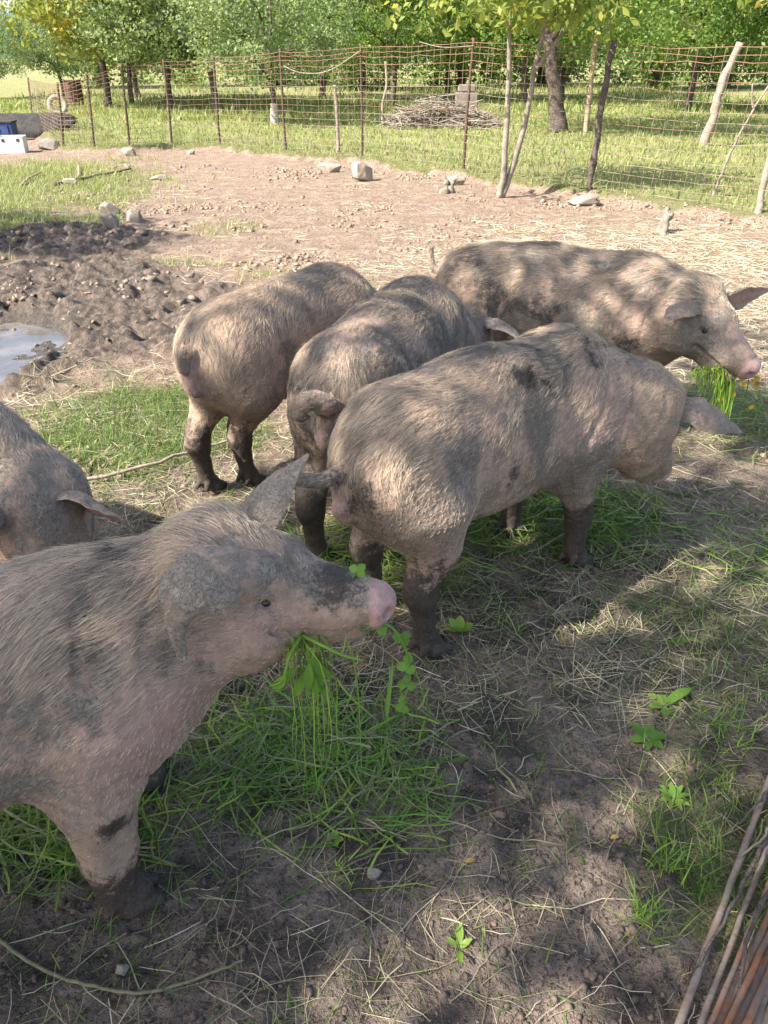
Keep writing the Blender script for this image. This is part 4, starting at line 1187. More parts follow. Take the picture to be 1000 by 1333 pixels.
def build_pig(label, loc, yaw, poll, snout, feet, ears, tail, T=0.85, L=1.0, wid=1.0, bend=0.0, roll=0.0,
              mud=0.35, spots=None, legmud=0.30, seed=1, vox=0.0075, nhair=42000, hairlen=1.0, grizzle=0.0, hs=None,
              bellymud=0.0, jowl=0.0, lk=1.0, throat=1.0, neckr=1.0, gape=0.0, mudfn=None, tailr=1.0, earhair=1.0, tailz=.665, group=None):
    root = empty('pig', (loc[0], loc[1], ground_h1(*loc)), yaw)
    tag(root, label, 'pig', 'pigs in the pen')
    cy, sy = math.cos(yaw), math.sin(yaw)
    z0 = root.location.z
    def w2l(p):
        d = np.asarray(p, float) - np.array([loc[0], loc[1], 0])
        return np.array([d[0] * cy + d[1] * sy, -d[0] * sy + d[1] * cy, (p[2] if len(p) > 2 else 0) - z0])
    po, sn = w2l(poll), w2l(snout)
    dv = sn - po
    hs = hs or np.linalg.norm(dv) / 0.398
    d = unit(dv)
    up = np.array([0, 0, 1.0])
    sd = unit(np.cross(up, d))
    u2 = np.cross(d, sd)
    if roll:
        sd, u2 = sd * math.cos(roll) + u2 * math.sin(roll), u2 * math.cos(roll) - sd * math.sin(roll)
    a = math.atan2(.10, .385)
    Xh = d * math.cos(a) + u2 * math.sin(a); Zh = u2 * math.cos(a) - d * math.sin(a)
    HM = np.stack([Xh, sd, Zh], 1)                      # head -> local
    def h2l(p): return po + HM @ (np.asarray(p, float) * hs)
    # ---- feet
    ft = {}
    dx = {'RF': (.33 * L, -.14), 'LF': (.33 * L, .14), 'RH': (-.45 * L, -.14), 'LH': (-.45 * L, .14)}
    for k in dx:
        if feet.get(k) is not None: q = w2l((*feet[k], 0)); ft[k] = q[:2]
        else: ft[k] = np.array(dx[k])
    gz = {k: ground_h1(loc[0] + v[0] * cy - v[1] * sy, loc[1] + v[0] * sy + v[1] * cy) - z0 - 0.008 for k, v in ft.items()}
    allp = np.array([po, sn, *[np.array([*v, 0]) for v in ft.values()], (-.7 * L, -.28, 0), (.6 * L, .28, T + .05)])
    lo = allp.min(0) - 0.15; hi = allp.max(0) + 0.15
    lo[2] = min(gz.values()) - 0.03
    f = Field(lo, hi, vox)
    s = T / 0.85
    bd = (lambda X: bend * (X - 0.0) ** 2 * np.sign(X)) if bend else None
    def be(x): return bend * x * x * np.sign(x)
    def E(c, r, k=0.07):
        f.ell((c[0] * L, c[1] * wid, c[2] * s), (r[0] * L, r[1] * wid, r[2] * s), k, None, bd)
    E((-.06, 0, .59), (.53, .215, .235))
    E((-.12, 0, .66), (.50, .165, .188))
    E((-.42, 0, .615), (.245, .185, .215))
    for q in (-1, 1):
        E((-.43, q * .092, .585), (.165, .105, .20), .06)
        E((.30, q * .098, .535), (.145, .10, .205), .08)
    E((.28, 0, .60), (.27, .19, .235))
    E((.36, 0, .46), (.13, .12, .14), .08)
    # belly line / teats
    E((.0, 0, .475), (.36, .13, .115), .08)
    # ---- neck
    nb = np.array([.36 * L, be(.36 * L), .605 * s]); nb2 = np.array([.42 * L, be(.42 * L), .50 * s])
    f.cap(nb, h2l((-.02, 0, -.07)), .205 * s, .128 * hs * neckr, .09)
    f.cap(nb2, h2l((.05, 0, -.15 - jowl)), .15 * s * throat, .10 * hs * neckr * throat, .09)
    for q in (-1, 1):
        f.cap(nb + np.array([0, q * .06, -.03]), h2l((.0, q * .045, -.1)), .14 * s, .09 * hs, .09)
    # ---- head
    for c, r in HD['cran']: f.ell(h2l(c), np.array(r) * hs, .05, HM)
    f.cap(h2l((.14, 0, -.075)), h2l((.27, 0, -.088)), .088 * hs, .060 * hs, .05)
    f.cap(h2l((.27, 0, -.088)), h2l((.365, 0, -.098)), .060 * hs, .048 * hs, .03)
    f.ell(h2l((.33, 0, -.075)), np.array((.075, .05, .03)) * hs, .03, HM)
    g0 = gape
    f.cap(h2l((.08, 0, -.155)), h2l((.22, 0, -.160 - g0 * .3)), .085 * hs, .058 * hs, .04)
    f.cap(h2l((.22, 0, -.160 - g0 * .3)), h2l((.325, 0, -.148 - g0)), .056 * hs, .034 * hs, .02)
    for q in (-1, 1):
        f.ell(h2l((.045 + jowl * .5, q * .072, -.135 - jowl)), np.array((.12 + jowl * .3, .058, .095 + jowl * .3)) * hs, .05, HM)
        f.ell(h2l((.145, q * .062, -.025)), np.array((.05, .035, .03)) * hs, .03, HM)      # brow
        f.ell(h2l((.235, q * .045, -.10)), np.array((.09, .035, .045)) * hs, .04, HM)      # cheek strap
    # snout disc, nostrils
    f.ell(h2l((.382, 0, -.098)), np.array((.015, .053, .047)) * hs, .010, HM)
    for q in (-1, 1):
        f.ell(h2l((.402, q * .024, -.095)), np.array((.022, .011, .015)) * hs, .006, HM, sub=True)
        # mouth corner and lip groove
        mp = [h2l((.355, q * .052, -.140 - g0 * .4)), h2l((.28, q * .070, -.134 - g0 * .2)), h2l((.20, q * .088, -.132)), h2l((.165, q * .097, -.122))]
        for i in range(3): f.cap(mp[i], mp[i + 1], .0085 * hs + g0 * .12, .0075 * hs + g0 * .04, .010, sub=True)
        f.ell(h2l((.158, q * .102, -.052)), np.array((.022, .014, .011)) * hs, .012, HM, sub=True)   # eye socket
        # ear base
        f.ell(h2l((.005, q * .085, .0)), np.array((.045, .04, .045)) * hs, .05, HM)
    # ---- legs
    for k, v in ft.items():
        q = -1 if k[0] == 'R' else 1
        g_ = gz[k]
        v = np.asarray(v)
        if k[1] == 'H':
            hip = np.array([-.41 * L, q * .115 * wid + be(-.41 * L), .50 * s])
            hock = np.array([v[0] - .045, v[1], .245 * s + g_]); fet = np.array([v[0] - .02, v[1], .085 + g_])
            stf = (hip + hock) / 2 + np.array([.03, q * .012, .01]); stf[2] = .40 * s
            f.limb([hip, stf, hock + np.array([.008, 0, .05]), hock, fet, (v[0], v[1], .05 + g_)], [.128 * s, .088 * s * lk, .060 * lk, .050 * lk, .039 * lk, .043 * lk], .06)
            f.cap(hock + np.array([-.02, 0, .012]), hock, .036, .045, .03)
        else:
            hip = np.array([.29 * L, q * .11 * wid + be(.29 * L), .52 * s])
            knee = np.array([v[0] - .02, v[1], .215 * s + g_]); fet = np.array([v[0] - .022, v[1], .085 + g_])
            stf = hip * .5 + knee * .5 + np.array([-.01, q * .01, .0]); stf[2] = .375 * s
            f.limb([hip, stf, knee, fet, (v[0], v[1], .05 + g_)], [.115 * s, .080 * s * lk, .054 * lk, .040 * lk, .043 * lk], .06)
        for t in (-1, 1):                                  # two toes and dew claws
            f.cap((v[0] + .0, v[1] + t * .022, .036 + g_), (v[0] + .05, v[1] + t * .027, .017 + g_), .031, .017, .006)
            f.cap((v[0] - .035, v[1] + t * .022, .062 + g_), (v[0] - .055, v[1] + t * .026, .040 + g_), .016, .010, .01)
    # ---- rump details
    tr = np.array([-.645 * L, be(-.64 * L), tailz * s])
    f.ell((-.655 * L, be(-.65 * L), .605 * s), (.03, .035, .04), .03)
    f.ell((-.66 * L, be(-.65 * L), .545 * s), (.032, .03, .045), .025)
    f.cap((-.70 * L, be(-.65 * L), .50 * s), (-.66 * L, be(-.65 * L), .30 * s), .018, .03, .05, sub=True)   # cleft between the hams
    V, Q = f.mesh()
    nb_ = len(V)
    V = relax(V, Q, 4)
    tv = np.sum(V[Q[:, 0]] * np.cross(V[Q[:, 1]], V[Q[:, 2]])) + np.sum(V[Q[:, 0]] * np.cross(V[Q[:, 2]], V[Q[:, 3]]))
    if tv < 0: Q = Q[:, ::-1]
    N = vnormals(V, Q)
    V = V + N * (0.0045 * fbm(V * 9 + seed, 3, seed) + 0.0022 * fbm(V * 34 + seed, 2, seed + 5))[:, None]
    # neck and shoulder folds
    hq_ = (V - po) @ HM / hs
    ring = hq_[:, 0] + .25 * hq_[:, 2] + .02 * fbm(V * 6, 2, seed + 3)
    fm = sstep(-.30, -.2, hq_[:, 0]) * sstep(.0, -.07, hq_[:, 0]) * sstep(.02, -.10, hq_[:, 2]) * (np.linalg.norm(hq_[:, 1:], axis=1) < .35)
    V = V - N * (.007 * fm * sstep(.55, 1.0, np.sin(ring * 62)))[:, None]
    ef = np.exp(-((np.abs(V[:, 1]) - .15) / .09) ** 2 - ((V[:, 2] - .42 * s) / .10) ** 2) * sstep(.0, .1, V[:, 0])
    V = V - N * (.006 * ef * sstep(.5, 1.0, np.sin((V[:, 0] + .5 * V[:, 2]) * 55 + seed)))[:, None]
    inn = np.zeros(nb_); hairw = np.ones(nb_)
    hl = (V - po) @ HM / hs                            # head coords
    disc = sstep(.362, .374, hl[:, 0]) * sstep(.16, .10, np.linalg.norm((hl - np.array([.38, 0, -.098]))[:, 1:], axis=1))
    headw = sstep(-.12, .06, hl[:, 0]) * sstep(.30, .2, np.linalg.norm((hl - np.array([.15, 0, -.09]))[:, 1:], axis=1))
    flow = np.stack([-np.ones(nb_), np.zeros(nb_), -0.25 - 0.9 * sstep(.72 * s, .45 * s, V[:, 2])], 1)
    flow[V[:, 2] < .36 * s] = (-.15, 0, -1)
    rear = sstep(-.50 * L, -.62 * L, V[:, 0])[:, None]
    flow = flow * (1 - rear) + rear * np.array([0, 0, -1.0])
    flow = flow * (1 - headw[:, None]) + headw[:, None] * (-Xh * 1.0 - Zh * .15)
    VV = [V]; QQ = [Q]; n0 = nb_
    FL = [flow]; INN = [inn]; DISC = [disc]; EAR = [np.zeros(nb_)]; TAILW = [np.zeros(nb_)]
    for i, e in enumerate(ears):
        if 'wp' in e:
            pts = np.array([w2l(p) for p in e['wp']])
            nr = np.array([(q[0] * cy + q[1] * sy, -q[0] * sy + q[1] * cy, q[2]) for q in e['wn']], float)
        else:
            pts = np.array([h2l(p) for p in e['p']])
            nr = np.array([HM @ np.asarray(q, float) for q in e['n']])
        ev, eq, ei = ear_shell(pts, np.array(e['w']) * (1 if 'wp' in e else hs), nr, e['cup'], 0.0085, seed=seed * 3 + i, ragged=e.get('rag', 0))
        en = vnormals(ev, eq)
        m = len(ev) // 2
        if np.mean(np.sum(en[:m] * (ev[:m] - ev[m:]), 1)) < 0: eq = eq[:, ::-1]
        VV.append(ev); QQ.append(eq + n0); n0 += len(ev)
        FL.append(np.tile(unit(pts[-1] - pts[0]), (len(ev), 1))); INN.append(ei); DISC.append(np.zeros(len(ev))); EAR.append(np.ones(len(ev))); TAILW.append(np.zeros(len(ev)))
    # tail
    if tail[0] == 'w': tp = [tr + np.array([.05, 0, .0]), tr] + [w2l(p) for p in tail[1:]]
    else: tp = [tr + np.array([.05, 0, .0])] + [tr + np.asarray(p, float) for p in tail]
    tc = catmull(tp, 26)
    tcv, tq, _ = tube(tc, np.interp(np.linspace(0, 1, 26), [0, .25, .8, 1], [.026 * tailr, .018 * tailr, .013 * tailr, .006]), 10, False)
    if True:
        tn = vnormals(tcv, tq); cc = np.repeat(tc, 10, 0)
        if np.mean(np.sum(tn * (tcv - cc), 1)) < 0: tq = tq[:, ::-1]
    VV.append(tcv); QQ.append(tq + n0); n0 += len(tcv)
    FL.append(np.repeat(np.gradient(tc, axis=0), 10, 0)); INN.append(np.zeros(len(tcv))); DISC.append(np.zeros(len(tcv))); EAR.append(np.zeros(len(tcv))); TAILW.append(np.ones(len(tcv)))
    V = np.concatenate(VV); Q = np.concatenate(QQ); flow = np.concatenate(FL); inn = np.concatenate(INN); disc = np.concatenate(DISC); ear = np.concatenate(EAR); tw = np.concatenate(TAILW)
    me = np_mesh('pig_body', V, Q)
    N = vnormals(V, Q)
    hl = (V - po) @ HM / hs
    # ---- coat attributes
    b1 = fbm(V * 3.1 + seed * 5.3, 4, seed + 11); b2 = fbm(V * 8.5 + seed, 3, seed + 12)
    st_ = fbm(V * np.array([17, 17, 4.0]) + seed * 2.7, 3, seed + 14)
    md = mud + 1.0 * b1 + 0.40 * b2 + .75 * st_ * sstep(.35 * s, .6 * s, V[:, 2])
    wet_dapple = sstep(legmud + .16, legmud - .16, V[:, 2] + .16 * b2 + .12 * b1) * 0.9 * (1 - headw_pad(headw, len(V)))
    wet_dapple = np.maximum(wet_dapple, 0.9 * sstep(.07, .03, V[:, 2]))
    wet_dapple = wet_dapple + bellymud * sstep(.36 * s, .28 * s, V[:, 2]) * sstep(-.1, .25, b2)
    pk = np.maximum(disc, 0.4 * inn * ear) + .35 * sstep(.05, .45, fbm(V * 4.2 + 3 + seed, 3, seed + 31))
    ano = np.exp(-(((V[:, 0] + .68 * L) / .06) ** 2 + ((V[:, 1] - be(-.66 * L)) / .05) ** 2 + ((V[:, 2] - .55 * s) / .08) ** 2))
    pk = np.clip(pk + ano, 0, 1)
    md = (md * (1 - .55 * disc) - .1 * disc) * (1 - .5 * inn)
    if mudfn is not None: md, wet_dapple, pk = mudfn(V, hl, N, md, wet_dapple, pk, ear, disc)
    md = np.clip(md, 0, 1); wet_dapple = np.clip(wet_dapple, 0, 1); pk = np.clip(pk, 0, 1)
    attr(me, 'mud', md); attr(me, 'wet_dapple', wet_dapple); attr(me, 'pink', pk)
    body = link('body', me, root, M['pig'])
    # ---- eyes
    for q in (-1, 1):
        ev, eq = uv_ball(0.0098 * hs, 12, 8)
        eo = link('eye', np_mesh('eye', ev, eq), body, M['eye'])
        eo.location = h2l((.157, q * .0925, -.053))
    # ---- bristles
    rs = np.random.default_rng(seed + 100)
    A = np.linalg.norm(np.cross(V[Q[:, 2]] - V[Q[:, 0]], V[Q[:, 3]] - V[Q[:, 1]]), axis=1) / 2
    fc = V[Q].mean(1)
    dens = np.ones(len(Q)) * (1 - .97 * disc[Q].mean(1)) * np.where(ear[Q].mean(1) > .5, .8 * earhair - .55 * earhair * inn[Q].mean(1), 1)
    dens *= np.where(fc[:, 2] < .26 * s, .35, 1) * np.where(fc[:, 2] < .05, 0, 1)
    dorsal = sstep(.55 * s, .80 * s, fc[:, 2]) * (1 - sstep(.15, .3, hl[Q].mean(1)[:, 0]))
    dens *= (.75 + .8 * dorsal)
    dens *= np.clip(.75 + 1.5 * fbm(fc * 6 + seed, 3, seed + 71), .12, 1.6)
    pr = A * dens; pr /= pr.sum()
    fi = rs.choice(len(Q), nhair, p=pr)
    r1, r2 = rs.random((2, nhair, 1))
    q = Q[fi]
    P0 = (V[q[:, 0]] * (1 - r1) + V[q[:, 1]] * r1) * (1 - r2) + (V[q[:, 3]] * (1 - r1) + V[q[:, 2]] * r1) * r2
    Nn = N[q].mean(1); Nn /= np.linalg.norm(Nn, axis=1)[:, None] + 1e-9
    Fl = flow[q].mean(1)
    swirl = np.stack([fbm(P0 * 5 + 50 * i, 2, seed + 60 + i) for i in range(3)], 1)
    Fl = Fl + swirl * .9 + rs.normal(size=(nhair, 3)) * .13
    Fl = Fl - Nn * np.sum(Fl * Nn, 1)[:, None]; Fl /= np.linalg.norm(Fl, axis=1)[:, None] + 1e-9
    hq = hl[q].mean(1)
    dr = dorsal[fi]
    hw = sstep(-.05, .12, hq[:, 0]) * (np.linalg.norm(hq - np.array([.15, 0, -.09]), axis=1) < .35)
    ln = (.0125 + .0265 * dr) * (1 - .6 * hw) * (.55 + .8 * rs.random(nhair)) * hairlen
    ln *= (.28 + .72 * sstep(.24 * s, .58 * s, P0[:, 2])) * np.where(ear[q].mean(1) > .5, .5, 1) * np.where(tw[q].mean(1) > .5, .7, 1)
    lift = (.13 + .16 * rs.random(nhair) + .14 * dr)[:, None]
    D1 = Fl + Nn * lift; D1 /= np.linalg.norm(D1, axis=1)[:, None]
    D2 = Fl + Nn * (lift * .2) + np.array([0, 0, -.12]) + rs.normal(size=(nhair, 3)) * .10
    D2 /= np.linalg.norm(D2, axis=1)[:, None]
    # clumps: tips drawn to a shared lattice point
    cell = np.floor((P0 + swirl * .01) / .016)
    hsh = _hash(cell[:, 0].astype(np.int64), cell[:, 1].astype(np.int64), cell[:, 2].astype(np.int64), seed)
    ck = np.stack([(hsh & 255) / 255., ((hsh >> 8) & 255) / 255., ((hsh >> 16) & 255) / 255.], 1)
    cen = (cell + .2 + .6 * ck) * .016
    pull = (cen - P0); pull -= Nn * np.sum(pull * Nn, 1)[:, None]
    tip = P0 + D1 * (ln * .45)[:, None] + D2 * (ln * .55)[:, None] + pull * .55 * (ear[q].mean(1) < .5)[:, None]
    midp = P0 + D1 * (ln * .45)[:, None] + pull * .2
    PT = np.stack([P0 - Nn * .001, (P0 + midp) / 2 + Nn * (ln * .04)[:, None], midp, (midp + tip) / 2, tip], 1)
    hc = bpy.data.hair_curves.new('bristles')
    hc.add_curves([5] * nhair)
    hc.attributes['position'].data.foreach_set('vector', PT.astype(np.float32).ravel())
    ra = hc.attributes.get('radius') or hc.attributes.new('radius', 'FLOAT', 'POINT')
    rr = np.array([.00034, .00032, .00028, .00021, .00008])[None, :] * (.7 + .6 * rs.random(nhair))[:, None]
    ra.data.foreach_set('value', rr.astype(np.float32).ravel())
    mq = md[q].mean(1); wq = wet_dapple[q].mean(1)
    pale = np.array([.60, .475, .34]); grey = np.array([.17, .143, .112]); drk = np.array([.04, .031, .025])
    g1 = np.clip(sstep(.30, .70, mq + .5 * (rs.random(nhair) - .5) + .35 * (ck[:, 1] - .5)) * .9 + grizzle * (ck[:, 0] > .6), 0, 1)[:, None]
    colr = pale * (1 - g1) + grey * g1
    bk = (sstep(.25, .8, wq + .4 * (rs.random(nhair) - .5)))[:, None]
    colr = colr * (1 - bk) + drk * bk
    colr *= (.50 + .85 * rs.random(nhair) ** .8)[:, None]
    ca = hc.attributes.new('hcol', 'FLOAT_VECTOR', 'CURVE')
    ca.data.foreach_set('vector', colr.astype(np.float32).ravel())
    ho = link('bristles', hc, body, M['bristle'])
    tag(ho, kind='stuff')
    return dict(root=root, h2l=h2l, HM=HM, hs=hs, w=lambda p: Vector((loc[0] + p[0] * cy - p[1] * sy, loc[1] + p[0] * sy + p[1] * cy, p[2] + z0)))

def headw_pad(h, n):
    return np.concatenate([h, np.zeros(n - len(h))])

def uv_ball(r, nu=12, nv=8):
    V = []; Q = []
    for j in range(nv + 1):
        t = math.pi * j / nv
        for i in range(nu):
            p = 2 * math.pi * i / nu
            V.append((r * math.sin(t) * math.cos(p), r * math.sin(t) * math.sin(p), r * math.cos(t)))
    for j in range(nv):
        for i in range(nu):
            Q.append((j * nu + i, (j + 1) * nu + i, (j + 1) * nu + (i + 1) % nu, j * nu + (i + 1) % nu))
    return np.array(V), np.array(Q)
EAR_SIDE = lambda q: dict(p=[(-.0, q * .075, .02), (.01, q * .14, .045), (.03, q * .22, .035), (.06, q * .30, .0)], w=[.04, .062, .05, .008],
                          n=[(-.5, 0, 1), (-.5, 0, 1), (-.4, q * .3, 1), (-.3, q * .5, 1)], cup=[1.2, .9, .5, .3])
PIGS = {}
def blob(V, c, r):
    d = (V - np.asarray(c)) / np.asarray(r)
    return np.exp(-np.sum(d * d, 1))
# near pig at the left, chewing
def mud_near(V, hl, N, md, wet_dapple, pk, ear, disc):
    stk = fbm(V * np.array([16, 16, 5.0]) + 4, 3, 78)
    nk = blob(hl, (-.16, 0, -.12), (.16, .4, .22))
    md = md + .55 * blob(hl, (.30, 0, -.06), (.07, .08, .05)) + .55 * nk + ear * (.42 + .9 * fbm(V * 14 + 5, 3, 79)) - .5 * blob(V, (.05, 0, .84), (.5, .16, .10))
    md = md + .5 * sstep(.1, .4, fbm(V * 5 + 3, 3, 77)) * sstep(.3, .6, V[:, 2])
    wet_dapple = wet_dapple + .8 * blob(V, (.28, -.21, .32), (.05, .1, .035)) + .95 * blob(hl, (.285, 0, -.045), (.07, .10, .05)) * (1 - .7 * disc)
    wet_dapple = wet_dapple + nk * sstep(-.1, .35, stk) * .75 + .5 * blob(hl, (.06, -.12, -.19), (.05, .06, .05))
    wet_dapple = wet_dapple + .8 * blob(V, (.08, -.2, .70), (.03, .12, .02))
    pk = pk + .6 * blob(hl, (.15, -.1, -.10), (.1, .06, .05)) + .75 * blob(V, (.38, -.18, .50), (.12, .14, .12)) + .4 * blob(V, (.1, -.2, .62), (.12, .1, .08)) - .15 * ear
    md = md - .7 * blob(V, (.38, -.18, .50), (.10, .14, .10))
    return md, wet_dapple, pk
PIGS['near'] = build_pig('near pig at the left edge with grass hanging from its raised snout', (-.875, 1.03), R(28), (-.345, 1.255, .768), (-.055, 1.205, .685),
    dict(RF=(-.55, 1.01), LF=(-.60, 1.335)),
    [dict(wp=[(-0.215, 1.185, 0.785), (-0.285, 1.110, 0.822), (-0.340, 1.065, 0.80), (-0.362, 1.048, 0.75), (-0.362, 1.05, 0.665)], w=[.050, .064, .056, .026, .007],
          wn=[(.1, -.5, 1), (0, -.7, .8), (-.1, -.9, .5), (-.1, -1, .1), (0, -1, 0)], cup=[1.0, .5, .4, .6, .4], rag=.6),
     dict(wp=[(-0.31, 1.33, 0.755), (-0.262, 1.365, 0.81), (-0.21, 1.40, 0.850), (-0.155, 1.42, 0.892)], w=[.075, .072, .046, .006],
          wn=[(-.45, -.3, .72), (-.45, -.25, .72), (-.45, -.2, .72), (-.5, -.1, .72)], cup=[1.0, .9, .6, .4])],
    [(-.05, 0, -.02), (-.08, .03, .02), (-.07, .05, .06)], T=.785, seed=3, vox=.006, nhair=48000, mud=.16, gape=.012, jowl=.03, throat=.8, hs=.90, lk=1.1, legmud=.17, earhair=.12, mudfn=mud_near)
# pig at the left edge, head down
PIGS['edge'] = build_pig('pig cut off by the left edge with its head lowered and one ear out', (-1.47, 2.02), R(-28), (-.895, 1.72, .63), (-.80, 1.60, .29),
    {}, [EAR_SIDE(-1), dict(wp=[(-0.85, 1.74, 0.61), (-0.785, 1.72, 0.625), (-0.73, 1.70, 0.60), (-0.675, 1.70, 0.562)], w=[.04, .058, .045, .007],
          wn=[(0, .6, .8), (.1, .7, .7), (.2, .7, .7), (.2, .7, .7)], cup=[1.0, .9, .8, .4])],
    [(-.05, 0, -.02), (-.08, .03, .02), (-.07, .05, .06)], T=.85, seed=5, mud=.3, nhair=30000)
# rear left pig
PIGS['rear'] = build_pig('pinkish pig seen from behind with a short tail, left of the mud-caked pig', (-.40, 3.19), R(57), (-.02, 3.70, .55), (.16, 3.85, .26),
    dict(LH=(-.735, 2.87), RH=(-.575, 2.93)), [EAR_SIDE(-1), EAR_SIDE(1)], [(-.035, .0, .0), (-.05, -.005, .05), (-.04, -.02, .11)], tailr=1.25, tailz=.63, T=.81, L=.88, legmud=.30, seed=7, mud=.26, wid=.93, lk=.82)
# middle pig
def mud_mid(V, hl, N, md, wet_dapple, pk, ear, disc):
    n = fbm(V * 6 + 8, 3, 45)
    wet_dapple = wet_dapple + .75 * sstep(-.25, -.6, V[:, 0] + .25 * n) * sstep(.0, .12, V[:, 1] + .1 * n) * sstep(.80, .66, V[:, 2]) * sstep(-.68, -.63, V[:, 0])
    return md, wet_dapple, pk
PIGS['mid'] = build_pig('grey mud-caked pig with a curled tail, between the two other rumps', (.03, 2.795), R(70), (.33, 3.22, .62), (.50, 3.40, .32),
    dict(LH=(-.24, 2.34)), [EAR_SIDE(-1), EAR_SIDE(1)], ['w', (-0.17, 2.13, 0.70), (-0.205, 2.11, 0.725), (-0.245, 2.10, 0.715), (-0.252, 2.10, 0.68), (-0.222, 2.11, 0.668)], T=.84, L=.95, tailr=2.0, mudfn=mud_mid, seed=9, mud=.5, lk=.85)
# central pig
def mud_main(V, hl, N, md, wet_dapple, pk, ear, disc):
    n = fbm(V * 7 + 2, 3, 46); stk = fbm(V * np.array([20, 20, 5.0]) + 9, 3, 47)
    md = md + .6 * ear - .3 * blob(V, (-.45, -.15, .72), (.2, .2, .15))
    wet_dapple = wet_dapple + .75 * sstep(.05, .4, stk) * sstep(.70, .80, V[:, 2]) * sstep(-.2, .1, V[:, 0]) + .9 * blob(V, (-.02, -.1, .80), (.05, .08, .05))
    wet_dapple = wet_dapple + .7 * blob(V, (-.60, -.05, .62), (.10, .16, .12)) * sstep(-.2, .15, n) + .6 * blob(V, (-.36, -.2, .30), (.10, .12, .09)) * sstep(-.2, .2, n)
    wet_dapple = wet_dapple + .7 * blob(V, (-.12, -.24, .55), (.03, .1, .08))
    pk = pk + .8 * blob(hl, (.0, -.11, .0), (.05, .04, .06))
    return md, wet_dapple, pk
PIGS['main'] = build_pig('largest pig in the middle with its side to the camera and head down', (.343, 2.173), R(38), (.875, 2.42, .635), (1.005, 2.52, .285),
    dict(RH=(.143, 1.83), LH=(-.02, 2.07), RF=(.695, 2.31), LF=(.50, 2.52)),
    [dict(wp=[(0.945, 2.39, 0.61), (1.02, 2.34, 0.605), (1.105, 2.34, 0.564), (1.205, 2.36, 0.508)], w=[.035, .062, .052, .007],
          wn=[(.2, -.5, .8), (.2, -.6, .8), (.2, -.6, .8), (.2, -.5, .8)], cup=[1.0, .6, .4, .3]), EAR_SIDE(1)],
    ['w', (-0.150, 1.725, 0.668), (-0.205, 1.71, 0.675), (-0.245, 1.70, 0.705)], lk=.86, wid=.93, T=.862, mudfn=mud_main, tailr=1.35, L=.93, bend=.15, seed=11, mud=.34, nhair=50000, vox=.007, hs=1.02, neckr=1.12, legmud=.32, earhair=.3)
# far pig
def mud_dapple_far(V, hl, N, md, wet_dapple, pk, ear, disc):
    sp = sstep(-.05, .18, fbm(V * np.array([4.2, 4.2, 5.5]) + 21, 3, 91)) * sstep(.62, .40, np.abs(V[:, 0] + .05))  # blotches: part mud, part dappled tree shade painted into the coat
    wet_dapple = wet_dapple + .55 * sp * sstep(.3, .45, V[:, 2]) + .7 * blob(hl, (.10, 0, -.02), (.09, .09, .06))
    return md, wet_dapple, pk
PIGS['far'] = build_pig('dark-blotched pig behind the others with yellow flowers in its mouth', (.86, 3.60), R(-20), (1.335, 3.28, .726), (1.500, 3.06, .495),
    {}, [dict(wp=[(1.31, 3.20, .70), (1.215, 3.12, .713), (1.125, 3.05, .672)], w=[.055, .06, .008], wn=[(0, -.2, 1), (-.2, -.3, 1), (-.5, -.4, .8)], cup=[.9, .6, .4]),
         dict(wp=[(1.40, 3.31, .67), (1.55, 3.38, .685), (1.70, 3.41, .712)], w=[.055, .068, .008], wn=[(-.3, .8, .4), (-.2, .9, .4), (-.1, .9, .4)], cup=[1.0, .7, .4])],
    [(-.03, .0, .04), (-.05, .01, .09), (-.05, .02, .13)], T=.85, L=.97, seed=13, mud=.42, gape=.028, hs=1.0, mudfn=mud_dapple_far)
# ------------------------------------------------------------------ fodder and small plants
def strands(org, start, n, ln, rs, out, wid=.0016, spread=.5, k=7, grav=1.0):
    """drooping stems leaving a mouth: start (3,), out = main direction"""
    s0 = np.asarray(start) + rs.normal(size=(n, 3)) * np.array([.022, .015, .008])
    d = np.asarray(out) + rs.normal(size=(n, 3)) * spread; d /= np.linalg.norm(d, axis=1)[:, None]
    t = np.linspace(0, 1, k)
    L_ = ln * (.35 + .75 * rs.random(n))
    a = .22
    P = s0[:, None] + L_[:, None, None] * (d[:, None] * (a * (1 - np.exp(-t / a)))[None, :, None] * .9 + np.array([0, 0, -1.0]) * (grav * t ** 1.35)[None, :, None] * .85)
    P = P + np.cumsum(rs.normal(size=(n, k, 3)) * .004, 1)
    gz = ground_h(P[..., 0] + org[0], P[..., 1] + org[1]) + .004 - org[2]; P[..., 2] = np.maximum(P[..., 2], gz)
    W = np.tile(np.interp(t, [0, .5, 1], [1, .9, .25]), (n, 1)) * (wid * (.5 + rs.random(n)))[:, None]
    sd = rs.normal(size=(n, 3)); sd[:, 2] *= .2; sd /= np.linalg.norm(sd, axis=1)[:, None]
    return P, W, sd

def leaflets(c, r, rs, n=1):
    """small oval leaf: six-sided fan slightly cupped"""
    mb = []
    for p, rad, nrm in zip(c, r, rs):
        pass

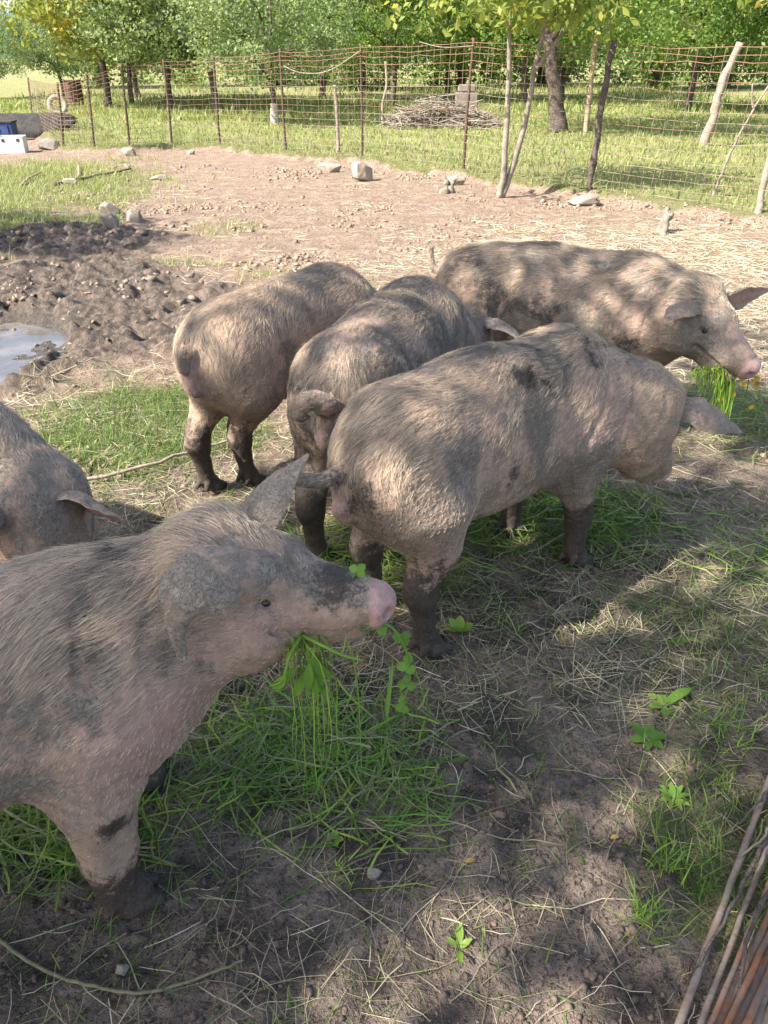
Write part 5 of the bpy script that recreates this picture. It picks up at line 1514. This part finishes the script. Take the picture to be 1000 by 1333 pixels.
def oval_leaf(center, axis, normal, L, w, k=5):
    """one leaf blade with a folded midrib: verts, quads"""
    axis = unit(axis); s_ = unit(np.cross(axis, normal)); nn = np.cross(s_, axis)
    t = np.linspace(0, 1, k)
    prof = np.sin(np.pi * np.clip(t * .93 + .05, 0, 1)) ** .8 * w
    cen = np.asarray(center) + np.outer(t, axis) * L - np.outer(t ** 2, nn) * L * .22
    V = np.stack([cen - prof[:, None] * s_ + nn * (prof * .3)[:, None], cen, cen + prof[:, None] * s_ + nn * (prof * .3)[:, None]], 1).reshape(-1, 3)
    Q = []
    for i in range(k - 1):
        Q += [(i * 3, i * 3 + 1, i * 3 + 4, i * 3 + 3), (i * 3 + 1, i * 3 + 2, i * 3 + 5, i * 3 + 4)]
    return V, np.array(Q)

def rnd_attr(o, val): attr(o.data, 'rnd', np.full(len(o.data.vertices), val)); return o

rs = np.random.default_rng(77)
# mouthful of the near pig
_np = PIGS['near']; gb_ = empty('grass_bunch', _np['w'](_np['h2l']((.225, -.066, -.142)))); tag(gb_, 'bunch of green grass hanging from the near pig\'s mouth', 'grass')
P, W, S = strands(gb_.location, (0, 0, 0), 40, .14, rs, (.1, -.5, -.2), .0022, .5)
P2, W2, S2 = strands(gb_.location, (.005, 0, 0), 24, .48, rs, (.35, -.25, -.2), .0016, .28)
o1 = ribbon_obj('blades', P, W, S, rs.random(len(P)), M['blade_fresh'], gb_)
o2 = ribbon_obj('long_stems', P2, W2, S2, .5 + .5 * rs.random(len(P2)), M['blade_fresh'], gb_)
for pts in ([(0, -.01, .0), (-.02, -.05, -.015), (-.035, -.07, -.06), (-.06, -.07, -.075)], [(0, -.01, .0), (.04, -.05, .01), (.08, -.065, -.002), (.12, -.07, -.012)]):
    c = catmull(pts, 14); v, q, t = tube(c, np.linspace(.004, .0025, 14), 6)
    rnd_attr(link('stem', np_mesh('stem', v, [q, t]), gb_, M['blade_fresh']), .55)
v, q = oval_leaf((-.03, -.07, -.05), (-.4, 0, -.6), (0, -1, .3), .05, .011); rnd_attr(link('leaf', np_mesh('leaf', v, q), gb_, M['blade_fresh']), .6)
for k in range(9):
    p = rs.normal(size=3) * np.array([.02, .01, .02]) + np.array([.005, -.035, -.045])
    v, q = oval_leaf(p, (rs.normal() * .4, -.3, -1), (rs.normal() * .3, -1, .1), .06 + .03 * rs.random(), .010); rnd_attr(link('leaf', np_mesh('leaf', v, q), gb_, M['blade_fresh']), .2 + .5 * rs.random())

# clover sprig dangling from the snout
def trefoil(parent, p, nrm, r, val):
    for k in range(3):
        a = 2 * math.pi * k / 3 + rs.random(); e1 = unit(np.cross(nrm, (0.3, 1, .2))); e2 = np.cross(unit(nrm), e1)
        v, q = oval_leaf(p, e1 * math.cos(a) + e2 * math.sin(a), nrm, r, r * .45); rnd_attr(link('leaf', np_mesh('leaf', v, q), parent, M['blade_fresh']), val)
cs = empty('clover_sprig', _np['w'](_np['h2l']((.345, -.03, -.148)))); tag(cs, 'leafy clover sprig trailing down in front of the near pig\'s snout', 'sprig')
sp = catmull([(.0, .0, .0), (.05, -.005, .02), (.085, -.0, -.035), (.10, .0, -.12), (.085, .0, -.20)], 20)
v, q, t = tube(sp, np.linspace(.003, .0018, 20), 5); rnd_attr(link('stem', np_mesh('stem', v, [q, t]), cs, M['blade_fresh']), .5)
for i in (3, 9, 13, 16, 19): trefoil(cs, sp[i] + rs.normal(size=3) * .004, (rs.normal() * .4, -1, .6), .019 + .007 * rs.random(), .15 + .35 * rs.random())
c2 = empty('clover_leaf', (-.05, 1.20, .755)); tag(c2, 'three-lobed clover leaf sticking up behind the near pig\'s snout', 'leaf')
trefoil(c2, np.zeros(3), (0, -.8, .6), .018, .45)
v, q, t = tube(np.array([(0, 0, 0), (-.01, .006, -.02), (-.015, .0, -.05)]), .0014, 5); rnd_attr(link('stem', np_mesh('stem', v, [q, t]), c2, M['blade_fresh']), .6)

# mouthful of the far pig
_fp = PIGS['far']; fb = empty('flower_bunch', _fp['w'](_fp['h2l']((.27, -.055, -.155)))); tag(fb, 'bunch of grass with yellow flowers hanging from the far pig\'s mouth', 'grass')
P, W, S = strands(fb.location, (.02, 0, 0), 170, .30, rs, (1.3, -.25, .1), .0022, .6)
P[..., 0] += .0
ribbon_obj('blades', P, W, S, rs.random(len(P)), M['blade_fresh'], fb)
P, W, S = strands(fb.location, (-.05, .0, -.02), 60, .10, rs, (.6, -.5, -.2), .0026, .5)
ribbon_obj('chewed_blades', P, W, S, rs.random(len(P)), M['blade_fresh'], fb)
M['petal'] = mat_simple('petal', (0.62, 0.42, 0.02), (0.55, 0.34, 0.015), 30, 0.6, 0.1, 0.001)
for k in range(9):
    o = empty('flower', (0, 0, 0)); 
    bpy.data.objects.remove(o)
    p = np.array([.02 + .17 * rs.random(), -.03 + rs.normal() * .02, -.02 - .16 * rs.random()])
    mb = MB()
    for j in range(6):
        a = 2 * math.pi * j / 6
        v, q = oval_leaf(p, (math.cos(a), -.3, math.sin(a)), (0, -1, .2), .012, .005, 4); mb.add(v, q)
    mb.build('flower', M['petal'], fb)

# cut green fodder on the ground: in front of the near pig, and below the middle pig
def fodder(name, label, cx, cy, rx, ry, n, rs, seed, hgt=.06):
    u = rs.normal(size=(n, 2)) * .5
    x = cx + u[:, 0] * rx; y = cy + u[:, 1] * ry
    P, W, S = lay_straw(x, y, .08 + .16 * rs.random(n), rs, .0017, 6, .010)
    P[..., 2] += (rs.random(n) * hgt * np.exp(-(u ** 2).sum(1)))[:, None]
    W = W * np.interp(np.linspace(0, 1, 6), [0, .5, 1], [1.2, 1, .3])[None, :]
    k = rs.random(n) < .62
    ribbon_obj(name, P[k], W[k], S[k], rs.random(k.sum()), M['blade_fresh'])
    ribbon_obj('wilted_fodder', P[~k], W[~k], S[~k], rs.random((~k).sum()), M['straw_green'])
fodder('cut_fodder', '', -.24, 1.42, .34, .22, 800, rs, 1)
fodder('cut_fodder', '', .0, 1.35, .2, .22, 200, rs, 5, .03)
fodder('cut_fodder', '', .66, 2.62, .48, .26, 1300, rs, 2)
fodder('cut_fodder', '', -.05, 2.35, .35, .3, 700, rs, 3)
fodder('cut_fodder', '', -.78, 1.18, .25, .14, 350, rs, 4, .03)
fodder('cut_fodder', '', 1.9, 3.6, .5, .5, 900, rs, 6, .05)
fodder('cut_fodder', '', 1.35, 2.35, .4, .25, 160, rs, 7, .03)

def leafy(name, label, x, y, leaves, cat='plant', up=.35, group=None):
    o = empty(name, gpt(x, y, .002)); tag(o, label, cat, group)
    for (a, L_, w, val) in leaves:
        ax = (math.cos(a), math.sin(a), up * (.6 + .8 * rs.random()))
        v, q = oval_leaf((.004 * math.cos(a), .004 * math.sin(a), .0), ax, (-math.cos(a) * .3, -math.sin(a) * .3, 1), L_, w, 7)
        v = v + rs.normal(size=v.shape) * w * .05
        rnd_attr(link('leaf', np_mesh('leaf', v, q), o, M['blade_fresh']), val)
    return o
leafy('broad_leaf_weed', 'bright broad-leaved weed on the bare earth at the right', .80, 1.60, [(.5, .10, .016, .5), (2.4, .05, .018, .8), (3.3, .045, .014, .7), (-1.8, .05, .012, .6), (1.4, .04, .012, .7)])
leafy('broad_leaf_weed', 'dark lobed weed just below the bright broad-leaved one', .71, 1.47, [(0, .05, .016, .15), (1.1, .045, .015, .2), (2.2, .05, .016, .1), (3.4, .045, .014, .2), (4.5, .04, .014, .15), (5.4, .045, .015, .2)])
leafy('fallen_leaf', 'long curled green leaf lying at the right of the earth', 1.0, 1.88, [(3.2, .11, .013, .35), (.2, .03, .008, .4)], 'leaf', .1)
leafy('broad_leaf_weed', 'small upright weed at the bottom centre', .155, .905, [(1.4, .045, .008, .7), (-1.6, .055, .007, .6), (.4, .03, .007, .7), (2.6, .03, .006, .7)], up=.8)
leafy('clover_plant', 'rounded clover leaves amid the fresh fodder in front of the near pig', -.20, 1.40, [(.3 + k * .7, .045, .018, .2 + .05 * k) for k in range(9)], up=.9)
leafy('clover_plant', 'cluster of oval leaves on the left part of the fodder heap', -.27, 1.37, [(.1 + k * .9, .04, .013, .35 + .05 * k) for k in range(7)], up=1.1)
leafy('clover_plant', 'small leaf cluster on the earth below the fodder heap', -.12, 1.16, [(k * 1.3, .022, .009, .6) for k in range(5)], up=.6)
leafy('broad_leaf_weed', 'light green leaves beside the middle pig\'s near hind foot', .24, 1.92, [(k * 1.1 + .3, .05, .018, .75) for k in range(6)], up=1.2)
leafy('broad_leaf_weed', 'feathery green weed by the upper end of the rods', .72, 1.28, [(k * .7, .04, .007, .4 + .05 * k) for k in range(9)], up=.7)
def tuft(label, x, y, n, ln, spread):
    o = empty('grass_tuft', gpt(x, y)); tag(o, label, 'grass')
    bx = x + rs.normal(size=n) * spread; by = y + rs.normal(size=n) * spread
    P, W, S = blades(bx, by, ln * (.35 + .75 * rs.random(n)), rs, .0017, 5, .75, .8)
    P = P - np.array(o.location)
    ribbon_obj('blades', P, W, S, .3 + .7 * rs.random(n), M['blade_fresh'], o)
tuft('grass tuft left of the rods at the lower right', .56, .97, 70, .085, .022)
tuft('grass tuft halfway up the left side of the rods', .66, 1.10, 80, .08, .03)
tuft('thin grass tuft left of the near pig\'s front foot', -.72, 1.12, 60, .11, .03)
tuft('grass tuft on the bare earth below the hanging bunch', -.10, 1.08, 30, .06, .018)
tuft('grass tuft at the right edge above the rods', .93, 1.5, 80, .09, .04)
tuft('grass tuft in the middle of the trampled straw', .42, 1.95, 40, .06, .025)
for (x, y, rz, L_, lb) in [(-.45, 1.42, .4, .12, 'long blade of grass left of the fodder heap'), (.005, 1.50, 1.45, .20, 'single wide blade of grass standing right of the hanging bunch')]:
    o = leafy('grass_stalk', lb, x, y, [(rz, L_, .0055, .55)], 'grass', .9)
M['leaf_fall'] = mat_leaf('leaf_fall', [(0, (.45, .27, .05)), (1, (.5, .36, .08))], .3)
for (x, y, lb) in [(.185, 1.10, 'small yellow fallen leaf on the earth at the bottom centre'), (.535, 1.165, 'small yellow fallen leaf on the earth left of the rods')]:
    o = empty('fallen_leaf', gpt(x, y, .006)); tag(o, lb, 'leaf')
    v, q = oval_leaf((0, 0, 0), (1, .3, .1), (0, 0, 1), .024, .006); rnd_attr(link('blade', np_mesh('blade', v, q), o, M['leaf_fall']), .6)
# bent green stem at the bottom left
P = np.array([gpt(*p) for p in [(-.86, .98, .01), (-.805, .92, .012), (-.684, .857, .014), (-.565, .824, .012), (-.456, .814, .012), (-.327, .857, .012), (-.285, .872, .02)]])
v, q, t = tube(catmull(P - P[0], 40) + rs.normal(size=(40, 3)) * .0008, np.linspace(.0046, .0028, 40), 8)
M['stem_green'] = mat_simple('stem_green', (0.17, 0.165, 0.085), (0.22, 0.19, 0.12), 14, 0.7, 0.3, 0.002)
o = link('bent_stem', np_mesh('bent_stem', v, [q, t]), None, M['stem_green']); o.location = P[0]; tag(o, 'long bent greenish stem lying across the bottom left', 'stem')
